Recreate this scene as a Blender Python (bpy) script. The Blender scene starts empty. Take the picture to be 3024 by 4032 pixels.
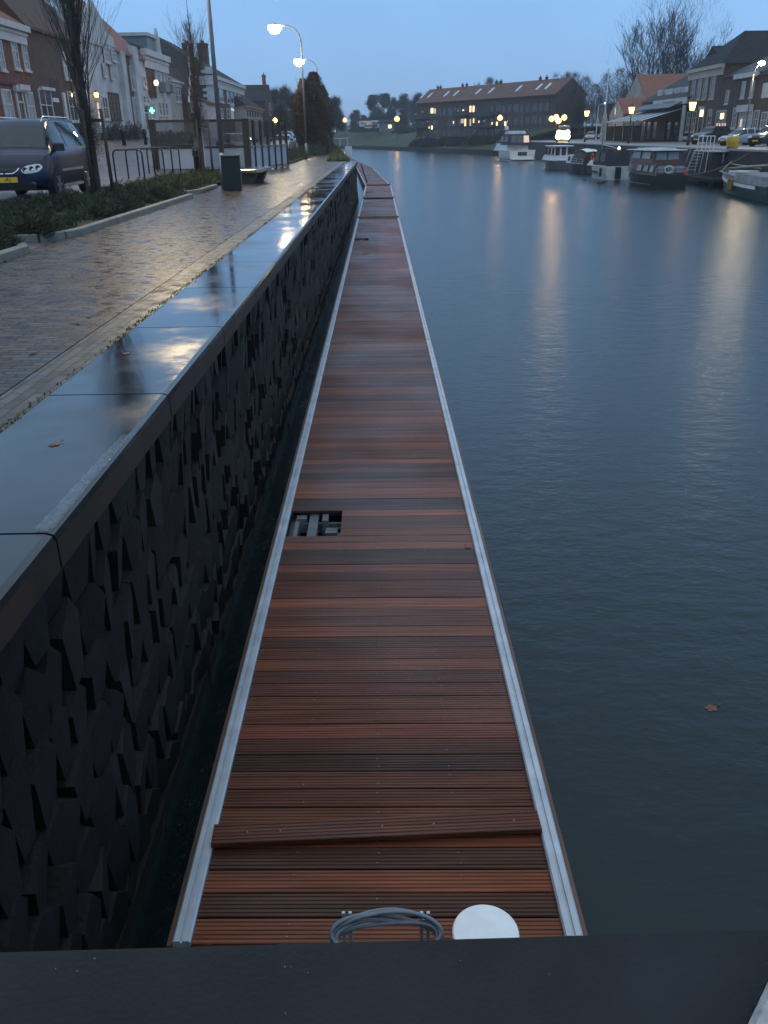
import bpy, math, random
from mathutils import Vector, Matrix
random.seed(7)
R = math.radians
# ------------------------------------------------------------------ camera, sky, sun, exposure
S = bpy.context.scene
F, CX, CY, HC = 3261., 1512., 2016., 3.95          # lens in photo pixels, eye height above the water
RO = math.atan(-.015); PITCH = R(24.442)
cam = bpy.data.objects.new('camera', bpy.data.cameras.new('camera')); S.collection.objects.link(cam)
cam.data.sensor_fit = 'VERTICAL'; cam.data.sensor_height = 36; cam.data.lens = 36*F/4032
cam.data.clip_start = .02; cam.data.clip_end = 6000
cam.location = (0, 0, HC)
cam.matrix_world = Matrix.Translation((0, 0, HC)) @ Matrix.Rotation(R(90)-PITCH, 4, 'X') @ Matrix.Rotation(RO, 4, 'Z')
S.camera = cam
W = bpy.data.worlds.new('World'); S.world = W; W.use_nodes = True
nt = W.node_tree; nt.nodes.clear()
tc = nt.nodes.new('ShaderNodeTexCoord'); sx = nt.nodes.new('ShaderNodeSeparateXYZ')
rp = nt.nodes.new('ShaderNodeValToRGB'); bg = nt.nodes.new('ShaderNodeBackground'); wo = nt.nodes.new('ShaderNodeOutputWorld')
sky = nt.nodes.new('ShaderNodeTexSky'); sky.sky_type = 'NISHITA'; sky.sun_disc = False
sky.sun_elevation = R(1.5); sky.sun_rotation = R(200)
mx = nt.nodes.new('ShaderNodeMix'); mx.data_type = 'RGBA'; mx.inputs[0].default_value = .93
skm = nt.nodes.new('ShaderNodeMix'); skm.data_type = 'RGBA'; skm.blend_type = 'MULTIPLY'; skm.inputs[0].default_value = 1
skm.inputs[7].default_value = (.12, .12, .12, 1)
els = rp.color_ramp.elements
els[0].position = 0; els[0].color = (.37, .59, .93, 1)
els[1].position = 1; els[1].color = (.76, .88, 1.0, 1)
for p_, c_ in ((.06, (.30, .56, .95, 1)), (.15, (.29, .58, 1.04, 1)), (.35, (.39, .65, 1.02, 1)), (.65, (.52, .72, .96, 1))):
    e = els.new(p_); e.color = c_
cn = nt.nodes.new('ShaderNodeTexNoise'); cn.inputs['Scale'].default_value = 3.5; cn.inputs['Detail'].default_value = 4
cm = nt.nodes.new('ShaderNodeMapRange'); cm.inputs[1].default_value = .3; cm.inputs[2].default_value = .7; cm.inputs[3].default_value = .92; cm.inputs[4].default_value = 1.08
L_ = nt.links.new
L_(tc.outputs['Generated'], sx.inputs[0]); L_(sx.outputs['Z'], rp.inputs[0])
L_(tc.outputs['Generated'], cn.inputs['Vector']); L_(cn.outputs['Fac'], cm.inputs[0])
L_(sky.outputs[0], skm.inputs[6]); L_(skm.outputs[2], mx.inputs[6]); L_(rp.outputs[0], mx.inputs[7])
L_(mx.outputs[2], bg.inputs[0]); L_(cm.outputs[0], bg.inputs[1]); L_(bg.outputs[0], wo.inputs[0])
sun = bpy.data.objects.new('sun', bpy.data.lights.new('sun', 'SUN')); S.collection.objects.link(sun)
sun.data.energy = .12; sun.data.angle = R(40); sun.data.color = (.85, .92, 1)
sun.rotation_euler = (R(35), R(12), R(20))
S.view_settings.view_transform = 'Standard'; S.view_settings.look = 'None'
S.view_settings.exposure = 0; S.view_settings.gamma = 1

# ------------------------------------------------------------------ surveying: a photo pixel to a point at a known height or plane
def ray(px, py):
    c, s = math.cos(RO), math.sin(RO)
    x, y = px-CX, py-CY
    x, y = x*c+y*s, -x*s+y*c
    return (x, F*math.cos(PITCH)-y*math.sin(PITCH), -F*math.sin(PITCH)-y*math.cos(PITCH))
def gp(px, py, z):
    d = ray(px, py); t = (z-HC)/d[2]; return Vector((d[0]*t, d[1]*t, z))
def hx(px, py, X):
    d = ray(px, py); t = X/d[0]; return Vector((X, d[1]*t, HC+d[2]*t))
def hy(px, py, Y):
    d = ray(px, py); t = Y/d[1]; return Vector((d[0]*t, Y, HC+d[2]*t))
def zg(x):                                          # height of the left bank: promenade, then the street climbing to the houses
    P = [(-60, 4.2), (-21, 4.1), (-12, 2.85), (-8, 2.66), (-5.5, 2.55), (-2, 2.5)]
    if x <= P[0][0]: return P[0][1]
    for (a, za), (b, zb) in zip(P, P[1:]):
        if x <= b: return za+(zb-za)*(x-a)/(b-a)
    return 2.5

# ------------------------------------------------------------------ materials
MATS = {}
def mat(name, col, rough=.6, metal=0., var=.25, scale=6., bump=0., bscale=30., spec=.5, emit=None, es=0., alpha=1., stretch=(1, 1, 1), coat=0., tone=False, ior=None, col2=None, detail=5):
    if name in MATS: return MATS[name]
    m = bpy.data.materials.new(name); m.use_nodes = True; n = m.node_tree.nodes; l = m.node_tree.links.new
    b = n['Principled BSDF']; MATS[name] = m
    b.inputs['Roughness'].default_value = rough; b.inputs['Metallic'].default_value = metal
    b.inputs['Specular IOR Level'].default_value = spec; b.inputs['Alpha'].default_value = alpha
    b.inputs['Coat Weight'].default_value = coat
    if ior: b.inputs['IOR'].default_value = ior
    t = n.new('ShaderNodeTexCoord'); mp = n.new('ShaderNodeMapping'); mp.inputs['Scale'].default_value = stretch
    l(t.outputs['Object'], mp.inputs[0])
    ns = n.new('ShaderNodeTexNoise'); ns.inputs['Scale'].default_value = scale; ns.inputs['Detail'].default_value = detail
    l(mp.outputs[0], ns.inputs['Vector'])
    cr = n.new('ShaderNodeMapRange'); cr.inputs[1].default_value = .28; cr.inputs[2].default_value = .72
    l(ns.outputs['Fac'], cr.inputs[0])
    mi = n.new('ShaderNodeMix'); mi.data_type = 'RGBA'
    lo = [max(0, c*(1-var)) for c in col]+[1]; hi = [min(1, c*(1+var)) for c in (col2 or col)]+[1]
    mi.inputs[6].default_value = lo; mi.inputs[7].default_value = hi
    l(cr.outputs[0], mi.inputs[0]); out = mi.outputs[2]
    if tone:
        at = n.new('ShaderNodeAttribute'); at.attribute_name = 'tone'
        mu = n.new('ShaderNodeMix'); mu.data_type = 'RGBA'; mu.blend_type = 'MULTIPLY'; mu.inputs[0].default_value = 1
        l(out, mu.inputs[6]); l(at.outputs['Color'], mu.inputs[7]); out = mu.outputs[2]
    l(out, b.inputs['Base Color'])
    if bump:
        nb = n.new('ShaderNodeTexNoise'); nb.inputs['Scale'].default_value = bscale; nb.inputs['Detail'].default_value = 4
        bp = n.new('ShaderNodeBump'); bp.inputs['Strength'].default_value = bump; bp.inputs['Distance'].default_value = .02
        l(mp.outputs[0], nb.inputs['Vector']); l(nb.outputs['Fac'], bp.inputs['Height']); l(bp.outputs[0], b.inputs['Normal'])
    if emit:
        b.inputs['Emission Color'].default_value = (*emit, 1); b.inputs['Emission Strength'].default_value = es
    return m
def brickmat(name, c1, c2, mortar, bw, rh, rough, bumpd, ax=(1, 1, 1), rot=(0, 0, 0), ms=.006, nvar=.35, rvar=.2):
    m = bpy.data.materials.new(name); m.use_nodes = True; n = m.node_tree.nodes; l = m.node_tree.links.new
    b = n['Principled BSDF']; MATS[name] = m
    t = n.new('ShaderNodeTexCoord'); mp = n.new('ShaderNodeMapping'); mp.inputs['Scale'].default_value = ax; mp.inputs['Rotation'].default_value = rot
    l(t.outputs['Object'], mp.inputs[0])
    wn = n.new('ShaderNodeTexNoise'); wn.inputs['Scale'].default_value = 3; l(mp.outputs[0], wn.inputs['Vector'])
    wa = n.new('ShaderNodeMix'); wa.data_type = 'VECTOR'; wa.inputs[0].default_value = .012
    l(mp.outputs[0], wa.inputs[4]); l(wn.outputs['Color'], wa.inputs[5])
    k = n.new('ShaderNodeTexBrick'); l(wa.outputs[1], k.inputs['Vector'])
    k.inputs['Scale'].default_value = 1; k.inputs['Brick Width'].default_value = bw; k.inputs['Row Height'].default_value = rh
    k.inputs['Mortar Size'].default_value = ms; k.inputs['Mortar Smooth'].default_value = .3; k.inputs['Bias'].default_value = -.1
    k.inputs['Color1'].default_value = (*c1, 1); k.inputs['Color2'].default_value = (*c2, 1); k.inputs['Mortar'].default_value = (*mortar, 1)
    ns = n.new('ShaderNodeTexNoise'); ns.inputs['Scale'].default_value = .9; ns.inputs['Detail'].default_value = 6; l(t.outputs['Object'], ns.inputs['Vector'])
    cr = n.new('ShaderNodeMapRange'); cr.inputs[1].default_value = .3; cr.inputs[2].default_value = .7; cr.inputs[3].default_value = 1-nvar; cr.inputs[4].default_value = 1+nvar
    l(ns.outputs['Fac'], cr.inputs[0])
    mu = n.new('ShaderNodeVectorMath'); mu.operation = 'SCALE'; l(k.outputs['Color'], mu.inputs[0]); l(cr.outputs[0], mu.inputs['Scale'])
    l(mu.outputs[0], b.inputs['Base Color'])
    n2 = n.new('ShaderNodeTexNoise'); n2.inputs['Scale'].default_value = 7; n2.inputs['Detail'].default_value = 5; l(t.outputs['Object'], n2.inputs['Vector'])
    r2 = n.new('ShaderNodeMapRange'); r2.inputs[1].default_value = .3; r2.inputs[2].default_value = .7; r2.inputs[3].default_value = rough-rvar; r2.inputs[4].default_value = rough+rvar
    l(n2.outputs['Fac'], r2.inputs[0]); l(r2.outputs[0], b.inputs['Roughness'])
    ad = n.new('ShaderNodeMath'); ad.operation = 'MULTIPLY_ADD'; ad.inputs[1].default_value = .5
    iv = n.new('ShaderNodeMath'); iv.operation = 'SUBTRACT'; iv.inputs[0].default_value = 1; l(k.outputs['Fac'], iv.inputs[1])
    l(n2.outputs['Fac'], ad.inputs[0]); l(iv.outputs[0], ad.inputs[2])
    bp = n.new('ShaderNodeBump'); bp.inputs['Strength'].default_value = .8; bp.inputs['Distance'].default_value = bumpd
    l(ad.outputs[0], bp.inputs['Height']); l(bp.outputs[0], b.inputs['Normal'])
    return m
def emat(name, col, s):
    return mat(name, (.8, .8, .8), emit=col, es=s, var=.05)

# ------------------------------------------------------------------ mesh builder
class G:
    def __init__(g, root=None):
        g.v = []; g.f = []; g.m = []; g.t = []; g.root = root; g.mi = 0; g.tone = None; g.M = None
    def add(g, vs, fs):
        o = len(g.v)
        if g.M is not None: vs = [g.M @ Vector(p) for p in vs]
        g.v += [tuple(p) for p in vs]
        for f in fs: g.f.append(tuple(i+o for i in f)); g.m.append(g.mi); g.t.append(g.tone or (1, 1, 1))
        return g
    def box(g, x0, x1, y0, y1, z0, z1):
        v = [(x, y, z) for x in (x0, x1) for y in (y0, y1) for z in (z0, z1)]
        return g.add(v, [(0, 1, 3, 2), (4, 6, 7, 5), (0, 4, 5, 1), (2, 3, 7, 6), (0, 2, 6, 4), (1, 5, 7, 3)])
    def bbox(g, x0, x1, y0, y1, z0, z1, b=.01):       # box with chamfered upright and top edges
        def ring(i, z): return [(x0+i, y0+b, z), (x0+b, y0+i, z), (x1-b, y0+i, z), (x1-i, y0+b, z), (x1-i, y1-b, z), (x1-b, y1-i, z), (x0+b, y1-i, z), (x0+i, y1-b, z)]
        v = ring(0, z0)+ring(0, z1-b)+ring(b*.7, z1)
        fs = [tuple(reversed(range(8))), tuple(range(16, 24))]
        for k in range(2):
            for i in range(8): fs.append((k*8+i, k*8+(i+1) % 8, k*8+8+(i+1) % 8, k*8+8+i))
        return g.add(v, fs)
    def bar(g, a, b, w, h=None, up=(0, 0, 1)):
        a, b = Vector(a), Vector(b); d = (b-a).normalized(); u = Vector(up)
        if abs(d.dot(u)) > .95: u = Vector((0, 1, 0))
        s = d.cross(u).normalized(); u = s.cross(d); h = h or w
        v = [p+s*(i*w/2)+u*(j*h/2) for p in (a, b) for i, j in ((-1, -1), (1, -1), (1, 1), (-1, 1))]
        return g.add(v, [(3, 2, 1, 0), (4, 5, 6, 7), (0, 1, 5, 4), (1, 2, 6, 5), (2, 3, 7, 6), (3, 0, 4, 7)])
    def tube(g, pts, rad, n=6, cap=True):
        pts = [Vector(p) for p in pts]; k = len(pts)
        if not isinstance(rad, (list, tuple)): rad = [rad]*k
        vs = []; prev = None
        for i, p in enumerate(pts):
            d = (pts[min(i+1, k-1)]-pts[max(i-1, 0)])
            d = d.normalized() if d.length > 1e-9 else Vector((0, 0, 1))
            if prev is None:
                u = d.orthogonal().normalized()
            else:
                u = prev-d*prev.dot(d); u = u.normalized() if u.length > 1e-6 else d.orthogonal().normalized()
            prev = u; w = d.cross(u)
            for j in range(n):
                a = 2*math.pi*j/n; vs.append(p+(u*math.cos(a)+w*math.sin(a))*rad[i])
        fs = [(i*n+j, i*n+(j+1) % n, (i+1)*n+(j+1) % n, (i+1)*n+j) for i in range(k-1) for j in range(n)]
        if cap: fs += [tuple(reversed(range(n))), tuple(range((k-1)*n, k*n))]
        return g.add(vs, fs)
    def lathe(g, prof, c=(0, 0, 0), n=16):            # prof: (r, z) pairs from the bottom up
        vs = []; fs = []; k = len(prof)
        for r, z in prof:
            for j in range(n):
                a = 2*math.pi*j/n; vs.append((c[0]+r*math.cos(a), c[1]+r*math.sin(a), c[2]+z))
        for i in range(k-1):
            for j in range(n): fs.append((i*n+j, i*n+(j+1) % n, (i+1)*n+(j+1) % n, (i+1)*n+j))
        fs += [tuple(reversed(range(n))), tuple(range((k-1)*n, k*n))]
        return g.add(vs, fs)
    def prism(g, poly, a, b):                          # poly of points p, swept from p+a to p+b
        a, b = Vector(a), Vector(b); k = len(poly)
        v = [Vector(p)+a for p in poly]+[Vector(p)+b for p in poly]
        return g.add(v, [tuple(reversed(range(k))), tuple(range(k, 2*k))]+[(i, (i+1) % k, k+(i+1) % k, k+i) for i in range(k)])
    def grid(g, rows):
        k = len(rows[0]); vs = [p for r in rows for p in r]
        return g.add(vs, [(i*k+j, i*k+j+1, (i+1)*k+j+1, (i+1)*k+j) for i in range(len(rows)-1) for j in range(k-1)])
    def build(g, name, mats, parent=None, smooth=False, world=False, loc=None, fix=True):
        if not isinstance(mats, (list, tuple)): mats = [mats]
        vs = g.v; off = Vector((0, 0, 0))
        if world and parent is not None: off = Vector(parent.location)
        if loc is not None: off = Vector(loc)
        if off.length: vs = [tuple(Vector(p)-off) for p in vs]
        me = bpy.data.meshes.new(name); me.from_pydata(vs, [], g.f)
        for m_ in mats: me.materials.append(m_)
        if len(mats) > 1: me.polygons.foreach_set('material_index', g.m)
        if smooth: me.polygons.foreach_set('use_smooth', [True]*len(g.f))
        if any(t != (1, 1, 1) for t in g.t):
            at = me.attributes.new('tone', 'FLOAT_COLOR', 'FACE')
            at.data.foreach_set('color', [c for t in g.t for c in (*t, 1)])
        me.update()
        if fix:
            import bmesh
            b = bmesh.new(); b.from_mesh(me); bmesh.ops.recalc_face_normals(b, faces=b.faces); b.to_mesh(me); b.free()
        o = bpy.data.objects.new(name, me); S.collection.objects.link(o)
        if parent is not None: o.parent = parent
        if loc is not None: o.location = loc
        return o
def tag(o, label=None, cat=None, group=None, kind=None):
    if label: o['label'] = label
    if cat: o['category'] = cat
    if group: o['group'] = group
    if kind: o['kind'] = kind
    return o
def thing(name, label, cat, loc, rz=0, group=None):
    o = bpy.data.objects.new(name, None); S.collection.objects.link(o); o.empty_display_size = .2
    o.location = loc; o.rotation_euler = (0, 0, rz)
    return tag(o, label, cat, group)
def dup(o, loc=None, rz=None, label=None, group=None, parent=None, scale=None):
    c = o.copy(); S.collection.objects.link(c)
    if parent is not None: c.parent = parent
    if loc is not None: c.location = loc
    if rz is not None: c.rotation_euler = (0, 0, rz)
    if scale is not None: c.scale = scale
    if label: c['label'] = label
    if group: c['group'] = group
    for ch in list(o.children): dup(ch, parent=c)
    return c
def struct(o): o['kind'] = 'structure'; return o
def stuff(o): o['kind'] = 'stuff'; return o
def point_light(name, loc, col, watts, r=.12, parent=None, spot=None):
    d = bpy.data.lights.new(name, 'SPOT' if spot else 'POINT'); d.energy = watts; d.color = col; d.shadow_soft_size = r
    o = bpy.data.objects.new(name, d); S.collection.objects.link(o)
    if parent is not None: o.parent = parent
    o.location = loc
    if spot: d.spot_size = R(spot); d.spot_blend = .6
    return o

# common materials
galv = mat('galvanised_steel', (.50, .53, .57), .42, .35, .18, 5, .05, 60)
dark_steel = mat('dark_steel', (.035, .038, .04), .4, .3, .3, 9)
blackm = mat('black_paint', (.012, .012, .013), .35, 0, .3, 9)
white = mat('white_paint', (.72, .74, .75), .5, 0, .1, 3)
offwhite = mat('weathered_white', (.55, .56, .57), .7, 0, .22, 1.3)
glassd = mat('window_glass', (.05, .06, .07), .08, 0, .5, .9, spec=.9)
glassc = mat('curtained_glass', (.24, .265, .29), .3, 0, .35, 1.1)
lit = emat('lit_window', (1, .62, .22), 2.6)
lit2 = emat('dim_lit_window', (1, .55, .2), .55)
lampw = emat('white_lamp', (1, .80, .50), 70)
lampo = emat('amber_lamp', (1, .45, .06), 7)
rubber = mat('rubber', (.015, .015, .015), .7)
chrome = mat('chrome', (.7, .7, .72), .2, .9, .05)
concrete = mat('concrete', (.24, .24, .23), .6, 0, .3, 7, .2, 60)
# ------------------------------------------------------------------ water and land
wm = mat('canal_water', (.0005, .0095, .0105), .2, 0, .3, .2, ior=1.42)
n = wm.node_tree.nodes; l = wm.node_tree.links.new; b = n['Principled BSDF']
t = n.new('ShaderNodeTexCoord'); mp = n.new('ShaderNodeMapping'); mp.inputs['Scale'].default_value = (1, 1.5, 1); l(t.outputs['Object'], mp.inputs[0])
n1 = n.new('ShaderNodeTexNoise'); n1.inputs['Scale'].default_value = 2.2; n1.inputs['Detail'].default_value = 6; n1.inputs['Roughness'].default_value = .6; l(mp.outputs[0], n1.inputs['Vector'])
vo = n.new('ShaderNodeTexVoronoi'); vo.inputs['Scale'].default_value = 5; l(t.outputs['Object'], vo.inputs['Vector'])   # rain rings
wv = n.new('ShaderNodeMath'); wv.operation = 'SINE'; wm1 = n.new('ShaderNodeMath'); wm1.operation = 'MULTIPLY'; wm1.inputs[1].default_value = 60
l(vo.outputs['Distance'], wm1.inputs[0]); l(wm1.outputs[0], wv.inputs[0])
fa = n.new('ShaderNodeMapRange'); fa.inputs[1].default_value = .05; fa.inputs[2].default_value = .42; fa.inputs[3].default_value = .02; fa.inputs[4].default_value = 0; l(vo.outputs['Distance'], fa.inputs[0])
wp = n.new('ShaderNodeMath'); wp.operation = 'MULTIPLY'; l(wv.outputs[0], wp.inputs[0]); l(fa.outputs[0], wp.inputs[1])
ad = n.new('ShaderNodeMath'); ad.operation = 'ADD'; l(n1.outputs['Fac'], ad.inputs[0]); l(wp.outputs[0], ad.inputs[1])
n2 = n.new('ShaderNodeTexNoise'); n2.inputs['Scale'].default_value = 15; n2.inputs['Detail'].default_value = 2; l(t.outputs['Object'], n2.inputs['Vector'])   # rain pitting
a2 = n.new('ShaderNodeMath'); a2.operation = 'MULTIPLY_ADD'; a2.inputs[1].default_value = .10; l(n2.outputs['Fac'], a2.inputs[0]); l(ad.outputs[0], a2.inputs[2]); ad = a2
bp = n.new('ShaderNodeBump'); bp.inputs['Strength'].default_value = .42; bp.inputs['Distance'].default_value = .07
l(ad.outputs[0], bp.inputs['Height']); l(bp.outputs[0], b.inputs['Normal'])
g = G(); g.box(-80, 60, -30, 420, -3, 0); struct(g.build('water', wm))

# paving of the promenade: clay bricks in rows across, wet
pave = brickmat('wet_clay_paving', (.050, .028, .018), (.150, .095, .060), (.010, .010, .005), .215, .078, .34, .010, nvar=.35, rvar=.2, ms=.009)
pave.node_tree.nodes['Principled BSDF'].inputs['Specular IOR Level'].default_value = .28
pave2 = brickmat('street_paving', (.11, .09, .095), (.15, .12, .12), (.05, .045, .045), .21, .07, .5, .004, nvar=.25, rvar=.12)
g = G(); xs = [-5.02, -4.5, -4, -3.5, -3, -2.42]; ys = [-12]+list(range(-8, 58, 2))+[57.0]
g.grid([[(x, y, zg(x)-.02-.012*math.exp(-((x+3.4)**2*4+(y-9.6)**2*6))) for x in xs] for y in ys])
def edge(y):                                           # water-side edge of the left bank beyond the coping
    P = [(57.0, -2.42), (58, -2.2), (131, -6.2), (200, -14), (300, -30), (420, -70), (2200, -500)]
    for (a, xa), (b_, xb) in zip(P, P[1:]):
        if y <= b_: return xa+(xb-xa)*(y-a)/(b_-a)
ys2 = [57.0, 58, 70, 85, 100, 115, 131]
g.grid([[(edge(y)-.8+(xx+5.02)*0 if xx == -2.42 else min(xx, edge(y)-1+ (xx+2.42)*.98), y, zg(xx)-.02) for xx in xs] for y in ys2])
struct(g.build('promenade_paving', pave, fix=False))
# border courses of lengthwise bricks by the coping
bord = brickmat('border_bricks', (.05, .035, .025), (.14, .108, .08), (.016, .02, .01), .21, .075, .45, .006, rot=(0, 0, R(90)), nvar=.2)
g = G(); g.box(-2.40, -2.10, -12, 56.8, 2.3, 2.492); struct(g.build('paving_border', bord))
g = G(); xl = [-900, -400, -200, -100, -60, -30, -21, -18, -15, -12, -10, -8, -6.5, -5.5, -5.02]
yl = [-40]+list(range(-20, 140, 10))+[131+25, 200, 250, 300, 350, 420, 700, 2200]
yl = sorted(set(yl))
g.grid([[(min(x, edge(max(y, 57))-2.7), y, zg(x)-.045) for x in xl] for y in yl])
struct(g.build('street', pave2, fix=False))
# verge: long grass at the waterside past the coping, plus earth under it
earth = mat('bank_earth', (.05, .045, .025), .9, 0, .4, 2, .4, 12)
yv = [56.9, 58, 65, 75, 90, 110, 131, 160, 200, 250, 300, 420]
g = G(); g.grid([[(edge(y)-2.8, y, 2.45), (edge(y)-.9, y, 2.5), (edge(y)-.1, y, 2.42), (edge(y)+.75, y, 1.2), (edge(y)+.95, y, -1)] for y in yv])
struct(g.build('grass_verge', mat('verge_soil', (.07, .075, .028), .9, 0, .4, 1.5, .5, 9), smooth=True, fix=False))
def blades(name, pts, hgt, wid, m, spread=.5, parent=None, world=False, label=None, cat=None, per=1):
    g = G()
    for p in pts:
        for _ in range(per):
            a = random.uniform(0, 6.283); lean = random.uniform(.1, spread)*hgt; h = hgt*random.uniform(.5, 1.15); w = wid*random.uniform(.6, 1.2)
            d = Vector((math.cos(a), math.sin(a), 0)); s = Vector((-d.y, d.x, 0))*w/2
            p = Vector(p); q = p+d*lean*.4+Vector((0, 0, h*.6)); r = p+d*lean+Vector((0, 0, h))
            k = random.uniform(.6, 1.35); g.tone = (k*random.uniform(.9, 1.1), k, k*random.uniform(.8, 1.1))
            g.add([p-s, p+s, q+s*.8, q-s*.8, r], [(0, 1, 2, 3), (3, 2, 4)])
    return g.build(name, m, parent, world=world, fix=False)
grassm = mat('grass_blades', (.085, .10, .03), .7, 0, .3, 3, tone=True)
pts = []
for _ in range(5200):
    y = 57.3+random.random()**1.7*75; pts.append((edge(y)-random.uniform(-.35, 1.0), y, 2.43))
stuff(tag(blades('verge_grass', pts, .28, .03, grassm, 1.0), 'yellowish green grass strip at the waterside past the end of the stone coping', 'grass'))

# right bank: quay street, and the grass bank that closes the canal
quays = brickmat('quay_paving', (.20, .19, .18), (.27, .25, .24), (.1, .1, .1), .3, .1, .42, .004, nvar=.2, rvar=.12)
g = G(); g.grid([[(27.7, y, 2.62), (30, y, 2.65), (38, y, 2.75), (60, y, 2.9), (900, y, 3)] for y in (-40, 0, 30, 60, 90, 120, 150, 178)])
struct(g.build('quay_street', quays, fix=False))
shore = [(27.6, 178), (23.4, 183), (13.4, 230), (-10.4, 314), (-60, 345)]
inl = Vector((.86, .5, 0)); hill = mat('bank_grass', (.030, .047, .018), .95, 0, .5, .35, .8, 4, detail=8)
g = G(); rows = []
prof = [(0, -1), (0, .9), (3, 1.3), (8, 2.3), (16, 4.2), (24, 5.1), (45, 5.3), (120, 5.4), (900, 6), (2500, 6)]
nrm = [Vector((.3, .95, 0)), Vector((.7, .7, 0)), Vector((.9, .44, 0)), Vector((.75, .66, 0)), Vector((.2, .98, 0))]
dense = []; dn = []
for (a, na), (b_, nb) in zip(zip(shore, nrm), list(zip(shore, nrm))[1:]):
    for k in range(12):
        t_ = k/12; dense.append(Vector((a[0]+(b_[0]-a[0])*t_, a[1]+(b_[1]-a[1])*t_, 0))); dn.append((na*(1-t_)+nb*t_).normalized())
for k, (p, nn) in enumerate(zip(dense, dn)):
    q = min(1, k/14)
    rows.append([p+nn*d_+Vector((0, 0, (z_ if d_ < 2 or q >= 1 else z_*q+(1-q)*max(z_*.6, 2.6))+(.25*math.sin(k*1.7+d_*.3) if 2 < d_ < 100 else 0))) for d_, z_ in prof])
def hz(x, y):                                          # height of the far bank at a point
    d_ = min((Vector((x, y, 0))-p).length for p in dense)
    for (a, za_), (b_, zb_) in zip(prof[1:], prof[2:]):
        if d_ <= b_: return za_+(zb_-za_)*(d_-a)/(b_-a)
    return 5.4
g.grid(rows); struct(g.build('grass_bank', hill, smooth=True, fix=False))
g = G()
for a, b_ in zip(dense, dense[1:]): g.bar(a+Vector((0, 0, .4)), b_+Vector((0, 0, .4)), .5, 1.15)
tag(g.build('revetment', mat('wet_timber', (.025, .022, .02), .7, 0, .4, 2)), 'low dark revetment along the foot of the far grass bank', 'revetment')
g = G(); g.grid([[(x, y, -3.2) for x in (-3000, 0, 3000)] for y in (-500, 1000, 4000)]); struct(g.build('canal_bed', earth, fix=False))

# ------------------------------------------------------------------ left quay wall: coping slabs on a facing of pointed dark blocks
qw = thing('quay_wall', 'left quay wall of dark pointed stone blocks under glossy wet coping slabs', 'quay wall', (-1.7, 25, 0))
slabm = mat('wet_dark_stone', (.022, .022, .022), .07, 0, .35, 3.5, .008, 90, spec=.55, detail=8, coat=.2)
sn_ = slabm.node_tree.nodes; sl_ = slabm.node_tree.links.new; st_ = sn_.new('ShaderNodeTexCoord')
so_ = sn_.new('ShaderNodeTexNoise'); so_.inputs['Scale'].default_value = 1.1; so_.inputs['Detail'].default_value = 7; so_.inputs['Roughness'].default_value = .65; sl_(st_.outputs['Object'], so_.inputs['Vector'])   # puddles and drying film
sr_ = sn_.new('ShaderNodeMapRange'); sr_.inputs[1].default_value = .42; sr_.inputs[2].default_value = .68; sr_.inputs[3].default_value = .05; sr_.inputs[4].default_value = .26; sl_(so_.outputs['Fac'], sr_.inputs[0]); sl_(sr_.outputs[0], sn_['Principled BSDF'].inputs['Roughness'])
bandm = mat('rusty_band', (.040, .022, .014), .6, 0, .35, 3, .1, 40)
joints = [1.03+2.0*k for k in range(-7, 29)]
for a, b_ in zip(joints, joints[1:]):
    b_ = min(b_, 56.8)
    if a > 56: break
    g = G()
    pf = [(-2.09, 2.30), (-2.09, 2.497), (-2.085, 2.5), (-1.375, 2.5), (-1.345, 2.49), (-1.335, 2.465), (-1.335, 2.338), (-1.36, 2.33)]
    g.prism([(x, 0, z) for x, z in pf], (0, a+.008, 0), (0, b_-.008, 0))
    for k in range(len(g.f)):
        pass
    o = g.build('coping_slab', [slabm, bandm], qw, world=True)
    for p in o.data.polygons:
        if p.normal.x > .93: p.material_index = 1
facem = mat('dark_basalt', (.0085, .0085, .0088), .6, 0, .4, 6, .25, 35, spec=.45, tone=True)
g = G()
rz_ = 2.34/7
for r_ in range(8):
    zc = 2.30-(r_+.5)*rz_+.06; y = -3+(r_ % 2)*.11
    while y < 57:
        w = random.uniform(.19, .29); yc = y+w/2; y += w+.004
        h = rz_*random.uniform(.93, 1.2); zc2 = zc+random.uniform(-.05, .05); pr = random.uniform(.016, .036); tl = random.uniform(-.006, .024); ty = random.uniform(-.05, .05)
        hw, hh = w/2*1.03, h/2
        out = [(-.5*hw, -hh*1.25), (hw*.55, -hh*1.1), (hw, hh*.45), (random.uniform(-.3, .6)*hw, hh*1.15), (-hw, hh*.5)]
        fr = []; bk = []
        for (a, z_) in out:
            x = -1.46+pr+tl*z_/hh+ty*a/hw*.6
            fr.append((x, yc+a*.98, zc2+z_*.97)); bk.append((-1.56, yc+a*1.08, zc2+z_*1.06))
        fr = [(x, yy, min(zz, 2.31)) for x, yy, zz in fr]; bk = [(x, yy, min(zz, 2.32)) for x, yy, zz in bk]
        k = random.uniform(.7, 1.35); g.tone = (k*random.uniform(.95, 1.12), k, k*random.uniform(.88, 1.1))
        c = (-1.46+pr+random.uniform(.0, .006), yc, zc2)
        nn = len(out); c = (c[0], c[1], min(c[2], 2.28))
        fs = [(i, (i+1) % nn, 2*nn) for i in range(nn)]+[(nn+i, nn+(i+1) % nn, (i+1) % nn, i) for i in range(nn)]
        g.add(fr+bk+[c], fs)
g.build('stone_facing', facem, qw, world=True)
g = G(); g.box(-2.05, -1.50, -14, 56.75, -2, 2.31); g.build('wall_core', mat('wall_core', (.012, .012, .013), .8), qw, world=True)
g = G(); g.box(-1.50, -1.415, -14, 56.7, -.6, .12); g.build('wall_footing', mat('wet_footing', (.010, .011, .011), .4, 0, .4, 5), qw, world=True)
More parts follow.
